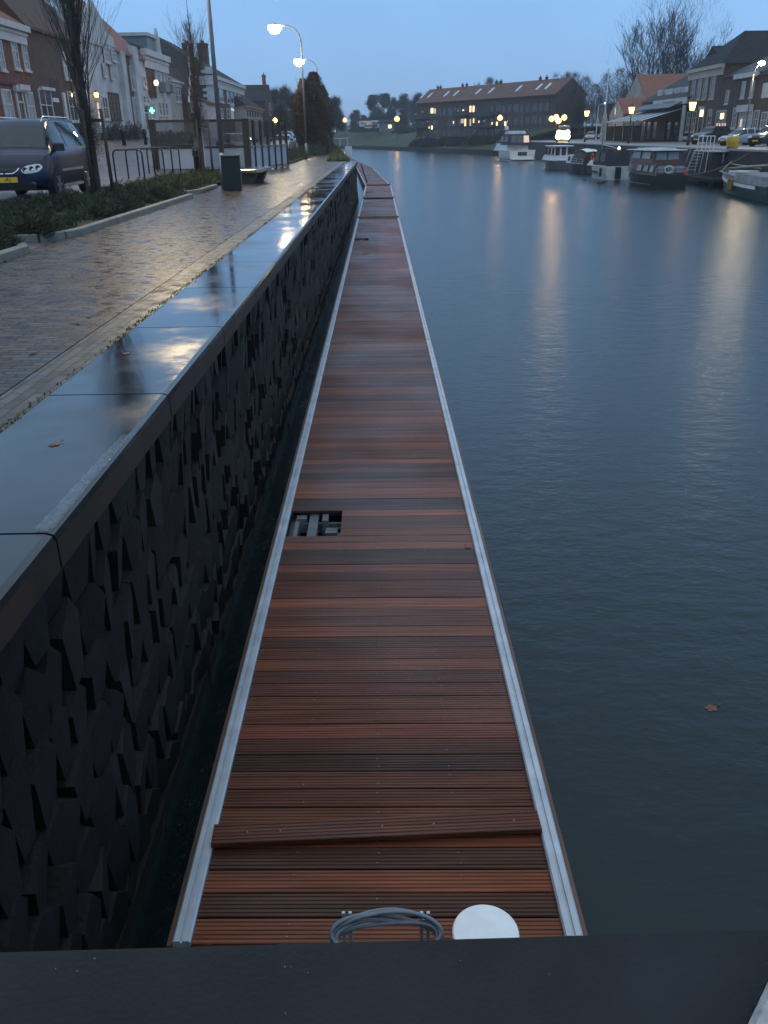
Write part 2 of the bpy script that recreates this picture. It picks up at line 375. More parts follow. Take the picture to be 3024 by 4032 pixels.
# moss in the joint behind the coping
pts = []
for _ in range(2600):
    y = 1.5+random.random()**1.6*40
    if math.sin(y*1.9)+math.sin(y*.77+1) > -.3-3*random.random()**3: pts.append((-2.10+random.gauss(-.012, .018), y, 2.488))
stuff(tag(blades('moss', pts, .022, .012, mat('moss', (.075, .085, .012), .9, 0, .4, 9, tone=True), 1.5), 'yellow green moss in the joint between coping and brick paving', 'moss'))
# strip of clear tape left on the coping edge
g = G(); rows = []
for k in range(60):
    y = 3.06+k*.0198; w = .075-.028*k/60
    rows.append([(-1.335-.02-w*j/5+.002*random.random(), y, 2.503+.006*random.random()+(.004 if k % 7 == 0 else 0)) for j in range(6)])
g.grid(rows); rows2 = []
g.tube([(-1.37, 3.05, 2.512), (-1.42, 3.055, 2.514)], .011, 6)
tag(g.build('plastic_tape', mat('clear_plastic', (.55, .6, .68), .14, 0, .5, 25, .5, 60, alpha=.13, spec=.9), fix=False), 'crumpled strip of clear plastic tape stuck along the coping edge', 'tape')

# ------------------------------------------------------------------ floating pontoons
HW = .965
deckm = mat('wet_hardwood', (.150, .043, .019), .36, 0, .5, 3.0, .12, 40, stretch=(.35, 9, 1), tone=True, spec=.27, detail=7)
dn_ = deckm.node_tree.nodes; dl_ = deckm.node_tree.links.new; tg = dn_.new('ShaderNodeNewGeometry') if False else dn_.new('ShaderNodeTexCoord')
wn_ = dn_.new('ShaderNodeTexNoise'); wn_.inputs['Scale'].default_value = .32; wn_.inputs['Detail'].default_value = 3; dl_(tg.outputs['Object'], wn_.inputs['Vector'])   # wet patches
wr_ = dn_.new('ShaderNodeMapRange'); wr_.inputs[1].default_value = .36; wr_.inputs[2].default_value = .58; wr_.inputs[3].default_value = .44; wr_.inputs[4].default_value = .22; dl_(wn_.outputs['Fac'], wr_.inputs[0]); dl_(wr_.outputs[0], dn_['Principled BSDF'].inputs['Roughness'])
ws_ = dn_.new('ShaderNodeMapRange'); ws_.inputs[1].default_value = .36; ws_.inputs[2].default_value = .58; ws_.inputs[3].default_value = .20; ws_.inputs[4].default_value = .55; dl_(wn_.outputs['Fac'], ws_.inputs[0]); dl_(ws_.outputs[0], dn_['Principled BSDF'].inputs['Specular IOR Level'])
screwm = mat('screw_heads', (.26, .23, .20), .4, .6)
sidem = mat('oiled_fascia', (.12, .055, .03), .5, 0, .4, 3, stretch=(4, .5, 4))
floatm = mat('black_float', (.012, .014, .015), .35, 0, .3, 3)
def board_prof(w):
    n_ = 6; p = []; gw = w/n_
    for k in range(n_):
        y = k*gw; p += [(y+gw*.06, -.005), (y+gw*.24, 0), (y+gw*.76, 0), (y+gw*.94, -.005)]
    return p
def deck(L, hole, seed, screws=True, shear=0.):
    rnd = random.Random(seed); g = G(); y = .0; pitch = .1455
    ih = HW-.088
    while y < L-.05:
        w = min(.139, L-y); dark = rnd.random()
        k = rnd.uniform(.75, 1.25)
        if dark < .12: tone = (.42*k, .56*k, .66*k)
        elif dark < .34: tone = (.70*k, .73*k, .76*k)
        elif dark < .52: tone = (1.35*k, 1.35*k, 1.25*k)
        else: tone = (k, k*rnd.uniform(.92, 1.08), k*rnd.uniform(.9, 1.1))
        x0 = -ih
        if hole and hole[0]-.02 < y+w/2 < hole[1]: x0 = -.36
        dz = rnd.uniform(-.002, .002)
        pr = board_prof(w); g.mi = 0; g.tone = tone
        for (a, za), (b_, zb) in zip(pr, pr[1:]):
            gr = za < -.003 and zb < -.003
            g.tone = tuple(c*(.45 if gr else 1) for c in tone) if False else tone
            ya, yb = y+a, y+b_
            g.add([(x0, ya-shear*x0, za+dz), (ih, ya-shear*ih, za+dz), (ih, yb-shear*ih, zb+dz), (x0, yb-shear*x0, zb+dz)], [(0, 1, 2, 3)])
        g.add([(x0, y-shear*x0, -.007+dz), (ih, y-shear*ih, -.007+dz), (ih, y-shear*ih, -.028), (x0, y-shear*x0, -.028)], [(0, 1, 2, 3)])
        g.add([(x0, y+w-shear*x0, -.007+dz), (ih, y+w-shear*ih, -.007+dz), (ih, y+w-shear*ih, -.028), (x0, y+w-shear*x0, -.028)], [(0, 1, 2, 3)])
        g.add([(x0, y-shear*x0, dz-.002), (x0, y+w-shear*x0, dz-.002), (x0, y+w-shear*x0, -.028), (x0, y-shear*x0, -.028)], [(0, 1, 2, 3)])
        if screws:
            g.mi = 1; g.tone = (1, 1, 1)
            for sx_ in (-.43, 0, .43):
                for sy in (.035, .104):
                    if sx_ > x0 and rnd.random() < .55:
                        xx = sx_+rnd.uniform(-.006, .006); yy = y+sy+rnd.uniform(-.004, .004)-shear*xx
                        g.add([(xx+.0042*math.cos(a), yy+.0042*math.sin(a), .0012+dz) for a in (0, 1.05, 2.09, 3.14, 4.19, 5.24)], [(0, 1, 2, 3, 4, 5)])
            g.mi = 0
        y += pitch
    g.tone = (1, 1, 1)
    return g
def rail(s, L):
    g = G(); o = s*HW
    pf = [(0, -.055), (0, .020), (.008, .026), (.034, .026), (.038, .014), (.046, .014), (.050, .026), (.078, .026), (.086, .018), (.086, -.012), (.05, -.055)]
    k = 3; 
    g.prism([(o-s*a, 0, z) for a, z in pf], (0, .006, 0), (0, L-.006, 0))
    return g
def pontoon(label, loc, L, hole, seed, rz=0., screws=False, shear=0.):
    t = thing('floating_pontoon', label, 'pontoon', loc, rz, 'floating pontoons moored end to end')
    deck(L-.02, hole, seed, screws, shear).build('decking', [deckm, screwm], t, fix=False)
    for s in (-1, 1):
        rail(s, L).build('edge_rail', galv, t)
        g = G(); g.box(*sorted((s*(HW+.003), s*(HW+.026))), 0, L-.01, -.16, .006); g.build('fascia_board', sidem, t)
    g = G()
    for s in (-1, 1): g.box(*sorted((s*(HW-.09), s*(HW-.16))), .02, L-.03, -.75, -.075)
    g.box(-HW+.2, HW-.2, .3, (hole[0]-.25 if hole else L-.3), -.78, -.14)
    if hole: g.box(-HW+.2, HW-.2, hole[1]+.25, L-.3, -.78, -.14); g.box(-.28, HW-.2, hole[0]-.25, hole[1]+.25, -.78, -.14)
    g.build('float', floatm, t)
    g = G()
    for k in range(int(L/.55)):
        yy = .12+k*.55
        if hole and hole[0]-.05 < yy < hole[1]+.05: continue
        g.box(-HW+.17, HW-.17, yy, yy+.05, -.115, -.03)
    if hole:
        m_ = (hole[0]+hole[1])/2
        g.box(-.69, -.60, hole[0]-.1, hole[1]+.1, -.16, -.055)
        g.box(-.83, -.79, hole[0]-.05, hole[1], -.2, -.07); g.box(-.40, -.36, hole[0]-.05, hole[1]-.2, -.2, -.09)
        g.box(-.52, -.34, m_-.02, m_+.10, -.13, -.09); g.box(-.82, -.72, hole[1]-.05, hole[1]+.04, -.12, -.05); g.box(-.56, -.5, hole[1]-.12, hole[1]+.04, -.2, -.04)
        g.box(-.86, -.34, hole[1]-.06, hole[1]-.03, -.2, -.10)
    g.build('cross_beams', mat('shaded_galvanised', (.16, .17, .18), .55, .3, .3, 6), t)  # galvanised colour darkened to stand for shade under the deck
    return t
ZD = .5
PX = -.06
lab = ['nearest pontoon, red brown grooved decking with a square opening at its left edge',
       'second pontoon from the camera, uncut red brown decking with a bluish wet sheen',
       'third pontoon from the camera, decking with a dark slot at its left edge',
       'fourth pontoon from the camera, short looking grey red decking without any slot',
       'last straight pontoon before the bend with a thin dark slot at its left edge']
ys_ = [2.70, 15.22, 27.78, 40.3, 53.6]; ye = [15.20, 27.76, 40.26, 53.3, 67.6]
holes = [(7.0-2.7+.05, 7.55-2.7+.06), None, (31.4-27.78, 32.1-27.78), None, (59.3-53.6, 60.2-53.6)]
for k in range(5):
    pontoon(lab[k], (PX, ys_[k], ZD), ye[k]-ys_[k], holes[k], 11+k, screws=k < 2, shear=.015 if k < 2 else 0)
# brown hinge boards bridging the joints
hingem = mat('hinge_board', (.13, .055, .025), .5, 0, .3, 3)
for k, (yy, wd, lb) in enumerate(((40.28, .25, 'thin brown board bridging the joint of the third and fourth pontoon'), (53.45, .85, 'wide brown board bridging the joint before the last straight pontoon'), (67.8, .45, 'brown board bridging the bend where the pontoons turn left'))):
    g = G(); g.bbox(PX-HW+.03, PX+HW-.02, yy-wd/2, yy+wd/2, ZD+.032, ZD+.085, .01)
    tag(g.build('joint_board', hingem), lb, 'board', 'boards bridging pontoon joints')
def bent(label, a, b_, seed):
    a = Vector(a); b_ = Vector(b_); d = b_-a; L = d.length-.15
    return pontoon(label, (a.x, a.y, ZD), L, None, seed, rz=math.atan2(-d.x, d.y))
p1_, p2_, p3_, p4_ = (-.12, 68.2), (-1.65, 106), (-4.9, 146), (-8.3, 190)
bent('pontoon just past the bend, angled left behind the end of the quay wall', p1_, p2_, 31)
bent('second pontoon past the bend, narrow and greyish with distance', p2_, p3_, 32)
bent('farthest pontoon, a pale sliver along the grass verge', p3_, p4_, 33)
# thin mooring chain at the bend
g = G(); pts = [gp(1413, 652, 1.3), gp(1418, 672, .9), gp(1424, 700, .5)]
q = [(-1.38, 70.5, 1.9), (-1.2, 71.5, 1.2), (-.98, 72.5, .52)]
g.tube(q, .05, 6); tag(g.build('mooring_rod', dark_steel), 'dark slanting mooring rod from the quay end to the angled pontoon', 'rod')
# the loose board lying askew
P0, P1, P2, P3 = gp(841, 3243, ZD+.055), gp(2113, 3186, ZD+.055), gp(2135, 3266, ZD+.055), gp(833, 3322, ZD+.055)
def lerp(a, b_, t_): return a+(b_-a)*t_
c = (P0+P1+P2+P3)/4; ax = ((P1+P2)/2-(P0+P3)/2); ln = ax.length; ang = math.atan2(ax.y, ax.x)
lp = thing('loose_board', 'loose grooved board lying askew across the near decking, ends on the rails', 'board', c, ang)
g = G(); pr = board_prof(.142); 
for (a, za), (b_, zb) in zip(pr, pr[1:]): g.add([(-ln/2, a-.071, za), (ln/2, a-.071, za), (ln/2, b_-.071, zb), (-ln/2, b_-.071, zb)], [(0, 1, 2, 3)])
y0, y1 = pr[0][0]-.071, pr[-1][0]-.071
g.add([(-ln/2, y0, -.007), (ln/2, y0, -.007), (ln/2, y0, -.03), (-ln/2, y0, -.03)], [(0, 1, 2, 3)]); g.add([(-ln/2, y1, -.007), (ln/2, y1, -.007), (ln/2, y1, -.03), (-ln/2, y1, -.03)], [(0, 1, 2, 3)])
for e in (-1, 1): g.add([(e*ln/2, y0, -.007), (e*ln/2, y1, -.007), (e*ln/2, y1, -.03), (e*ln/2, y0, -.03)], [(0, 1, 2, 3)])
g.add([(-ln/2, y0, -.03), (ln/2, y0, -.03), (ln/2, y1, -.03), (-ln/2, y1, -.03)], [(0, 1, 2, 3)])
for k in range(len(g.t)): g.t[k] = (.8, .78, .75)
g.build('plank', deckm, lp, fix=False)
g = G()
for xx in (-.56, .03, .33, -.75, .80): g.lathe([(.006, 0), (.005, .0012)], (xx*ln/1.9, .0, .0), 8)
g.build('screw_holes', mat('sawdust_spots', (.32, .20, .12), .7), lp)
# leaf on the deck, leaf on the water
leafm = mat('dead_leaf', (.16, .065, .025), .6, 0, .3, 20)
def leaf(name, label, p, s, a):
    g = G(); n_ = 14
    pts = [(s*(.55+.45*abs(math.cos(2.5*t_)))*math.cos(t_), s*(.55+.45*abs(math.cos(2.5*t_)))*math.sin(t_)*.8, .012*s*10*abs(math.sin(3*t_))*.2) for t_ in [2*math.pi*k/n_ for k in range(n_)]]
    g.add(pts+[(0, 0, s*.12)], [(k, (k+1) % n_, n_) for k in range(n_)]); g.bar((s, 0, .003), (s*1.7, s*.1, .008), s*.08)
    o = g.build(name, leafm, loc=None, fix=False); o.location = p; o.rotation_euler = (0, 0, a); return tag(o, label, 'leaf')
leaf('fallen_leaf', 'brown maple leaf floating on the dark water at the right', gp(2800, 2788, .003), .055, .4)
leaf('fallen_leaf', 'rusty leaf lying on the deck near the second pontoon joint', gp(1440, 995, ZD+.03), .13, 1.)
leaf('fallen_leaf', 'small leaf lying on the deck beside the right rail', gp(1842, 2154, ZD+.004), .035, 2.)
leaf('fallen_leaf', 'small brown leaf stuck on the wet coping nearest the camera', Vector((-1.72, 4.1, 2.503)), .035, .9)
leaf('fallen_leaf', 'brown leaf lying on the second coping slab joint', Vector((-1.9, 6.1, 2.503)), .04, 2.3)
# pieces of driftwood far out
g = G(); p = gp(2372, 720, .02); g.tube([p+Vector((-.5, 0, 0)), p+Vector((.1, .1, .08)), p+Vector((.55, .2, .12))], [.06, .09, .04], 6); tag(g.build('driftwood', blackm), 'small dark stick floating in front of the white cabin boat', 'driftwood')

# mooring pile with white cap in front of the near end
p = gp(1913, 3668, 1.08)
mp_ = thing('mooring_pile', 'steel mooring pile with a bright white round cap before the deck end', 'pile', (p.x, p.y, 0))
r_ = .1315
g = G(); g.lathe([(r_-.012, -3), (r_-.012, 1.045)], (0, 0, 0), 32); g.build('shaft', mat('pile_steel', (.06, .06, .065), .5, .3), mp_)
g = G(); g.lathe([(r_-.004, 1.03), (r_, 1.035), (r_, 1.074), (r_-.005, 1.079), (r_*.5, 1.084), (.002, 1.086)], (0, 0, 0), 48); g.build('cap', mat('white_cap', (.92, .92, .91), .55, 0, .07, 14), mp_, smooth=False)
# coil of grey cable on two brackets
cablem = mat('grey_cable', (.20, .23, .27), .45, 0, .15, 20)
zc_ = .86
A = gp(1312, 3640, zc_); B = gp(1728, 3640, zc_)
rk = thing('cable_bracket', 'pair of small pale steel brackets behind the parapet holding a cable coil', 'bracket', ((A.x+B.x)/2, (A.y+B.y)/2, ZD))
g = G()
for pxs in ((1352, 1378), (1660, 1686)):
    for px in pxs:
        q = gp(px, 3592, .97); g.box(q.x-.007, q.x+.007, q.y-.006, q.y+.006, .3, .97)
    a, b_ = gp(pxs[0], 3612, .93), gp(pxs[1], 3612, .93); g.box(a.x, b_.x, a.y-.004, a.y+.006, .905, .92)
g.build('hooks', galv, rk, world=True)
co = thing('cable_coil', 'loosely coiled grey blue cable hanging behind the parapet', 'cable', ((A.x+B.x)/2, (A.y+B.y)/2, .9))
g = G(); rc = random.Random(3); cx_, cy_ = 0, -.13
for k in range(6):
    pts = []; ax_ = (B.x-A.x)/2*rc.uniform(.93, 1.02); ay = rc.uniform(.05, .075); ox = rc.uniform(-.012, .012); oz = k*.012-.02; ti = rc.uniform(-.035, .035)
    for j in range(41):
        t_ = 2*math.pi*j/40
        pts.append((cx_+ox+ax_*math.cos(t_), cy_+ay*math.sin(t_)+.004*math.sin(3*t_+k), .03+oz+ti*math.cos(t_)+.05*math.sin(t_)+.01*math.sin(2*t_+k)))
    g.tube(pts, .0085, 8, cap=False)
g.build('windings', cablem, co, smooth=True)
# near-end fittings of the pontoon
g = G()
for px, py in ((815, 3672), (1110, 3690)):
    q = gp(px, py, ZD-.03); g.bbox(q.x-.02, q.x+.02, q.y-.03, q.y+.03, ZD-.1, ZD-.012, .006)
tag(g.build('deck_cleat', galv), 'small pale steel fittings at the open left corner of the near deck end', 'fitting')

# footbridge parapet in the foreground
za = HC-.46
a0, a1 = gp(-500, 3747, za), gp(3500, 3632, za)
d = (a1-a0).normalized(); nb = Vector((d.y, -d.x, 0))
pm = mat('dark_parapet_stone', (.0125, .0135, .0150), .62, 0, .45, 9, .22, 240, spec=.3, detail=8)
pp = thing('bridge_parapet', 'dark bridge parapet with a wide cap across the bottom of the view', 'parapet', (0, a0.y, za))
g = G(); u = d*2.4; m0 = (a0+a1)/2
pf = [(0, -.1), (0, -.004), (.006, 0), (.33, 0), (.34, -.01), (.34, -.1)]
g.prism([m0+nb*a+Vector((0, 0, z)) for a, z in pf], -u, u); g.build('cap', pm, pp, world=True)
g = G(); g.prism([m0+nb*a+Vector((0, 0, z)) for a, z in ((.06, -.1), (.06, -2.2), (.28, -2.2), (.28, -.1))], -u, u); g.build('panel', pm, pp, world=True)
g = G(); g.prism([m0+nb*a+Vector((0, 0, z)) for a, z in ((.285, -1.35), (3.6, -1.35), (3.6, -1.0), (.285, -1.0))], -d*9, d*9); g.build('walkway', pm, pp, world=True)
g = G()
for _ in range(9):
    q = gp(random.uniform(0, 3024), random.uniform(3760, 4032), za)
    g.lathe([(random.uniform(.0002, .0007), 0), (.0003, .0006)], (q.x, q.y, za+.0002), 6)
g.build('grit', mat('pale_grit', (.22, .17, .15), .8), pp, world=True)
q0, q1 = gp(3060, 3790, za+.004), gp(2920, 4085, za+.004); dd = (q1-q0).normalized(); ss = Vector((-dd.y, dd.x, 0))
if ss.x < 0: ss = -ss
g = G(); g.prism([q0+Vector((0, 0, z))+ss*a for a, z in ((0, 0), (.004, .006), (.05, .006), (.05, 0))], -dd*.1, dd*.3)
tag(g.build('pale_strip', mat('pale_stone_strip', (.40, .38, .36), .8, 0, .25, 120, .3, 300)), 'pale grey rough strip lying across the parapet at the bottom right corner', 'strip')
# ------------------------------------------------------------------ facades and houses
class Fac:
    def __init__(f, o, u, nrm): f.o = Vector((*o, 0)); f.u = Vector((*u, 0)).normalized(); f.n = Vector((*nrm, 0)).normalized()
    def pt(f, s, z, off=0.): return f.o+f.u*s+f.n*off+Vector((0, 0, z))
    def hit(f, px, py, off=0.):
        d = Vector(ray(px, py)); o = f.o+f.n*off; e = Vector((0, 0, HC))
        t = (o-e).dot(f.n)/d.dot(f.n); p = e+d*t
        return (p-f.o).dot(f.u), p.z
    def rect(f, x0, y0, x1, y1, off=0.):
        ym, xm = (y0+y1)/2, (x0+x1)/2
        a, b_ = f.hit(x0, ym, off)[0], f.hit(x1, ym, off)[0]; z1 = f.hit(xm, y0, off)[1]; z0 = f.hit(xm, y1, off)[1]
        return min(a, b_), max(a, b_), z0, z1
class FG(G):                                           # builder in facade coordinates: s along, z up, out of the wall
    def __init__(g, fac): super().__init__(); g.fac = fac
    def fbox(g, s0, s1, z0, z1, o0, o1):
        P = [g.fac.pt(s, z, o) for s in (s0, s1) for o in (o0, o1) for z in (z0, z1)]
        return g.add(P, [(0, 1, 3, 2), (4, 6, 7, 5), (0, 4, 5, 1), (2, 3, 7, 6), (0, 2, 6, 4), (1, 5, 7, 3)])
    def fprism(g, pts, o0, o1): return g.prism([g.fac.pt(s, z) for s, z in pts], g.fac.n*o0, g.fac.n*o1)
def wallmat(name, c, var=.3, sc=2.2, course=True):
    m = mat(name, c, .8, 0, var, sc, .25, 22, detail=8)
    return m
brick_red = wallmat('red_brick', (.135, .048, .030)); brick_brown = wallmat('brown_brick', (.075, .042, .030)); brick_dark = wallmat('dark_brick', (.060, .038, .030))
stucco = wallmat('white_stucco', (.40, .42, .44), .28, .8); stucco_w = wallmat('warm_stucco', (.30, .28, .25), .28, .8)
tile_red = mat('red_roof_tiles', (.20, .055, .027), .6, 0, .35, 1.5, .5, 9, stretch=(1, 4, 1)); tile_dk = mat('slate_roof', (.017, .019, .021), .8, 0, .4, 2, .4, 9, spec=.25); tile_br = mat('brown_roof_tiles', (.075, .034, .022), .75, 0, .35, 1.6, .5, 9, stretch=(1, 4, 1))
trim = mat('white_trim', (.44, .45, .46), .6, 0, .15, 2); door_dk = mat('dark_green_door', (.02, .03, .027), .4); sand = mat('sandstone_trim', (.40, .35, .29), .7, 0, .2, 2)
def window(fac, root, r, nv=1, nh=1, glass=None, fr=None, w=.09, name='window', sill=True, out=.0):
    s0, s1, z0, z1 = r; g = FG(fac); fr = fr or trim; glass = glass or glassd; w = min(w, (s1-s0)*.16)
    e0, e1 = out-.03, out+.07
    g.fbox(s0, s0+w, z0, z1, e0, e1); g.fbox(s1-w, s1, z0, z1, e0, e1); g.fbox(s0+w, s1-w, z1-w, z1, e0, e1); g.fbox(s0+w, s1-w, z0, z0+w, e0, e1)
    for k in range(1, nv+1): c = s0+(s1-s0)*k/(nv+1); g.fbox(c-w*.35, c+w*.35, z0+w, z1-w, e0, e1-.015)
    for k in range(1, nh+1): c = z0+(z1-z0)*k/(nh+1); g.fbox(s0+w, s1-w, c-w*.35, c+w*.35, e0, e1-.02)
    o = g.build(name, fr, root, world=True)
    if sill:
        g = FG(fac); g.fbox(s0-.06, s1+.06, z0-.12, z0-.003, out-.03, out+.14); q = g.build('sill', fr, None); q.parent = o; shift(q, root)
    g = FG(fac); g.fbox(s0+w*.9, s1-w*.9, z0+w*.9, z1-w*.9, out-.02, out+.02); q = g.build('pane', glass, None); q.parent = o; shift(q, root)
    return o
def shift(o, root):
    off = Vector(root.location)
    for v in o.data.vertices: v.co -= off
def house(name, label, cat, fac, s0, s1, zb, ze, depth, roof, zr, wm_, rm, group=None, over=.25, cornice=None, cm_=None):
    root = thing(name, label, cat, fac.pt((s0+s1)/2, zb, -depth/2), 0, group)
    g = FG(fac); sm = (s0+s1)/2; dm = -depth/2
    if roof == 'perp':
        g.fprism([(s0, zb-1.2), (s1, zb-1.2), (s1, ze), (sm, zr-.08), (s0, ze)], -depth, 0)
    elif roof == 'gable':
        pr = [(0, zb-1.2), (0, ze), (dm, zr-.08), (-depth, ze), (-depth, zb-1.2)]
        g.prism([fac.pt(s0, z, o) for o, z in pr], (0, 0, 0), fac.u*(s1-s0))
    else: g.fbox(s0, s1, zb-4.5, ze, -depth, 0)
    g.build('wall', wm_, root, world=True)
    g = FG(fac); t_ = .16
    if roof == 'gable':
        k = (zr-ze)/(depth/2); a = over
        pr = [(a, ze-k*a), (dm, zr), (-depth-a, ze-k*a), (-depth-a, ze-k*a+t_), (dm, zr+t_), (a, ze-k*a+t_)]
        g.prism([fac.pt(s0-.05, z, o) for o, z in pr], (0, 0, 0), fac.u*(s1-s0+.1))
    elif roof == 'perp':
        k = (zr-ze)/((s1-s0)/2); a = over
        pr = [(s0-a, ze-k*a), (sm, zr), (s1+a, ze-k*a), (s1+a, ze-k*a+t_), (sm, zr+t_), (s0-a, ze-k*a+t_)]
        g.fprism(pr, -depth-.05, .05)
    elif roof in ('hip', 'hipx'):
        a = over; A = [fac.pt(s0-a, ze+.01, a), fac.pt(s1+a, ze+.01, a), fac.pt(s1+a, ze+.01, -depth-a), fac.pt(s0-a, ze+.01, -depth-a)]
        if roof == 'hip': i = min(depth/2, (s1-s0)*.45); Rg = [fac.pt(s0+i, zr, dm), fac.pt(s1-i, zr, dm)]; fs = [(0, 1, 5, 4), (1, 2, 5), (2, 3, 4, 5), (3, 0, 4), (3, 2, 1, 0)]
        else: i = min((s1-s0)/2*.72, depth*.45); Rg = [fac.pt(sm, zr, -i), fac.pt(sm, zr, -depth+i)]; fs = [(0, 1, 4), (1, 2, 5, 4), (2, 3, 5), (3, 0, 4, 5), (3, 2, 1, 0)]
        g.add(A+Rg, fs)
    else: g.fbox(s0-.1, s1+.1, ze+.003, ze+.25, -depth-.1, .1)
    r_ = g.build('roof', rm, root, world=True)
    if cornice:
        g = FG(fac); h = cornice
        g.fbox(s0-.1, s1+.1, ze-h, ze-h*.35, -.05, .16); g.fbox(s0-.25, s1+.25, ze-h*.347, ze-.02, -.05, .42)
        if h > .7: g.fbox(s0-.15, s1+.15, ze-h*.55, ze-h*.45, -.04, .25)
        g.build('cornice', cm_ or trim, root, world=True)
    root['_r'] = 0; del root['_r']
    return root, r_
def chimney(fac, root, roof_o, s, off, z0, z1, w=.8, m=None, pots=2):
    g = FG(fac); g.fbox(s-w/2, s+w/2, z0, z1, off-w*.35, off+w*.35); g.fbox(s-w/2-.08, s+w/2+.08, z1+.002, z1+.18, off-w*.35-.08, off+w*.35+.08)
    for k in range(pots): c = fac.pt(s+(k-(pots-1)/2)*w*.45, z1+.18, off); g.lathe([(.13, 0), (.11, .4), (.13, .42)], c, 8)
    o = g.build('chimney', m or brick_brown, None); o.parent = roof_o; shift(o, root); return o
def fdoor(fac, root, r, leaf_=None, fr=None, name='door'):
    s0, s1, z0, z1 = r; g = FG(fac); w = .14
    g.fbox(s0, s0+w, z0, z1, -.03, .1); g.fbox(s1-w, s1, z0, z1, -.03, .1); g.fbox(s0-.12, s1+.12, z1+.003, z1+.3, -.03, .22); g.fbox(s0+w, s1-w, z1-.6, z1-.5, -.03, .08)
    o = g.build('door_frame', fr or trim, root, world=True)
    g = FG(fac); g.fbox(s0+w, s1-w, z0, z1-.05, -.02, .03); g.fbox(s0+w+.12, s1-w-.12, z0+.2, z0+(z1-z0)*.4, .03, .045); q = g.build('door_leaf', leaf_ or door_dk, None); q.parent = o; shift(q, root)
    return o
def panel(name, fac, root, r, m, o0=-.03, o1=.05):
    g = FG(fac); g.fbox(r[0], r[1], r[2], r[3], o0, o1); return g.build(name, m, root, world=True)
ROW = 'houses in the row along the left quay'
FL = Fac((-21, 0), (0, 1), (1, 0)); zb = 4.1
# 1 red brick house with white cornice
s0, s1 = FL.hit(-170, 300)[0], FL.hit(117, 300)[0]; ze = FL.hit(60, 95)[1]
h, r_ = house('brick_house', 'red brick house with white cornice, at the left frame edge behind the blue car', 'house', FL, s0, s1, zb, ze, 9, 'hip', ze+3.2, brick_red, tile_red, ROW, cornice=1.0)
for q in ((47, 163, 69, 270), (88, 175, 108, 276), (-8, 158, 11, 274)): window(FL, h, FL.rect(*q), 1, 2, glassc)
for q in ((10, 352, 47, 468), (103, 362, 133, 474)): window(FL, h, FL.rect(*q), 1, 1, glassc)
fdoor(FL, h, FL.rect(66, 362, 93, 480)); a = FL.rect(60, 334, 100, 356)
panel('pediment', FL, h, a, trim, -.02, .3)
panel('moulding', FL, h, (s0, s1, FL.hit(60, 338)[1], FL.hit(60, 326)[1]), brick_dark, -.02, .1)
# 2 brown brick house with a big tiled roof
s2 = FL.hit(318, 250)[0]; ze2 = FL.hit(215, 128)[1]
h, r_ = house('brown_brick_house', 'brown brick house under a big tiled roof with roof windows, second in the row', 'house', FL, s1+.02, s2, zb, ze2, 11, 'gable', ze2+6.6, brick_brown, tile_br, ROW)
window(FL, h, FL.rect(247, 207, 266, 310), 1, 1, glassc); window(FL, h, FL.rect(157, 352, 205, 476), 1, 1, glassd); window(FL, h, FL.rect(270, 362, 300, 478), 1, 1, glassd)
panel('shop_lintel', FL, h, FL.rect(154, 344, 206, 356), trim, -.02, .2)
panel('passage_gate', FL, h, FL.rect(208, 312, 240, 478), mat('dark_gate', (.022, .015, .012), .7), -.03, .03)
panel('sign_board', FL, h, FL.rect(203, 386, 226, 402), offwhite, .04, .10)
panel('pilaster', FL, h, FL.rect(249, 366, 258, 478), trim, -.02, .12)
chimney(FL, h, r_, FL.hit(108, 60)[0], -2.2, ze2+1.5, ze2+4.6, 1.0, brick_dark)
for cx_, cy_ in ((181, 66), (76, 62)):
    k = 6.6/5.5; 
    sc = FL.hit(cx_, cy_, -2.2)[0]; g = FG(FL); tq = 1.5 if cx_ > 100 else 1.9
    g.prism([FL.pt(sc-1.1, ze2+k*o+.28, -o) for o in (tq, tq+1.1)]+[FL.pt(sc-1.1, ze2+k*o+.18, -o) for o in (tq+1.1, tq)], (0, 0, 0), FL.u*1.7)
    q = g.build('roof_window', mat('roof_glass', (.30, .42, .45), .12, 0, .2, 1), None); q.parent = r_; shift(q, h)
# 3 tall white neck gable
s3 = FL.hit(465, 340)[0]; zs = FL.hit(452, 180)[1]; zt = FL.hit(390, 44)[1]; zc3 = FL.hit(430, 135)[1]
h, r_ = house('white_gable_house', 'tall white house with a narrow stepped neck gable behind the first bare tree', 'house', FL, s2+.02, s3, zb, zs, 10, 'perp', zt-1.0, stucco, tile_br, ROW, over=.05)
sa, sb = s2+.02, s3; w_ = sb-sa
g = FG(FL); g.fprism([(sa, zs-.4), (sb, zs-.4), (sb, zs+.5), (sb-w_*.14, zc3), (sb-w_*.24, zc3+.1), (sb-w_*.26, zt-.6), (sa+w_*.5, zt+.5), (sa+w_*.26, zt-.6), (sa+w_*.24, zc3+.1), (sa+w_*.14, zc3), (sa, zs+.5)], -.15, .12)
g.build('neck_gable', stucco, h, world=True)
for i, q in enumerate(((402, 168, 424, 244), (432, 180, 450, 240), (400, 250, 409, 300), (428, 250, 436, 310))): window(FL, h, FL.rect(*q), 2, 3, mat('lattice_glass', (.16, .19, .22), .3), out=.12)
for q in ((430, 366, 470, 470),): window(FL, h, FL.rect(*q), 2, 4, mat('stacked_shutter', (.09, .075, .06), .7), brick_brown)
fdoor(FL, h, FL.rect(379, 400, 395, 490), leaf_=lit2); window(FL, h, FL.rect(404, 380, 424, 470), 1, 1)
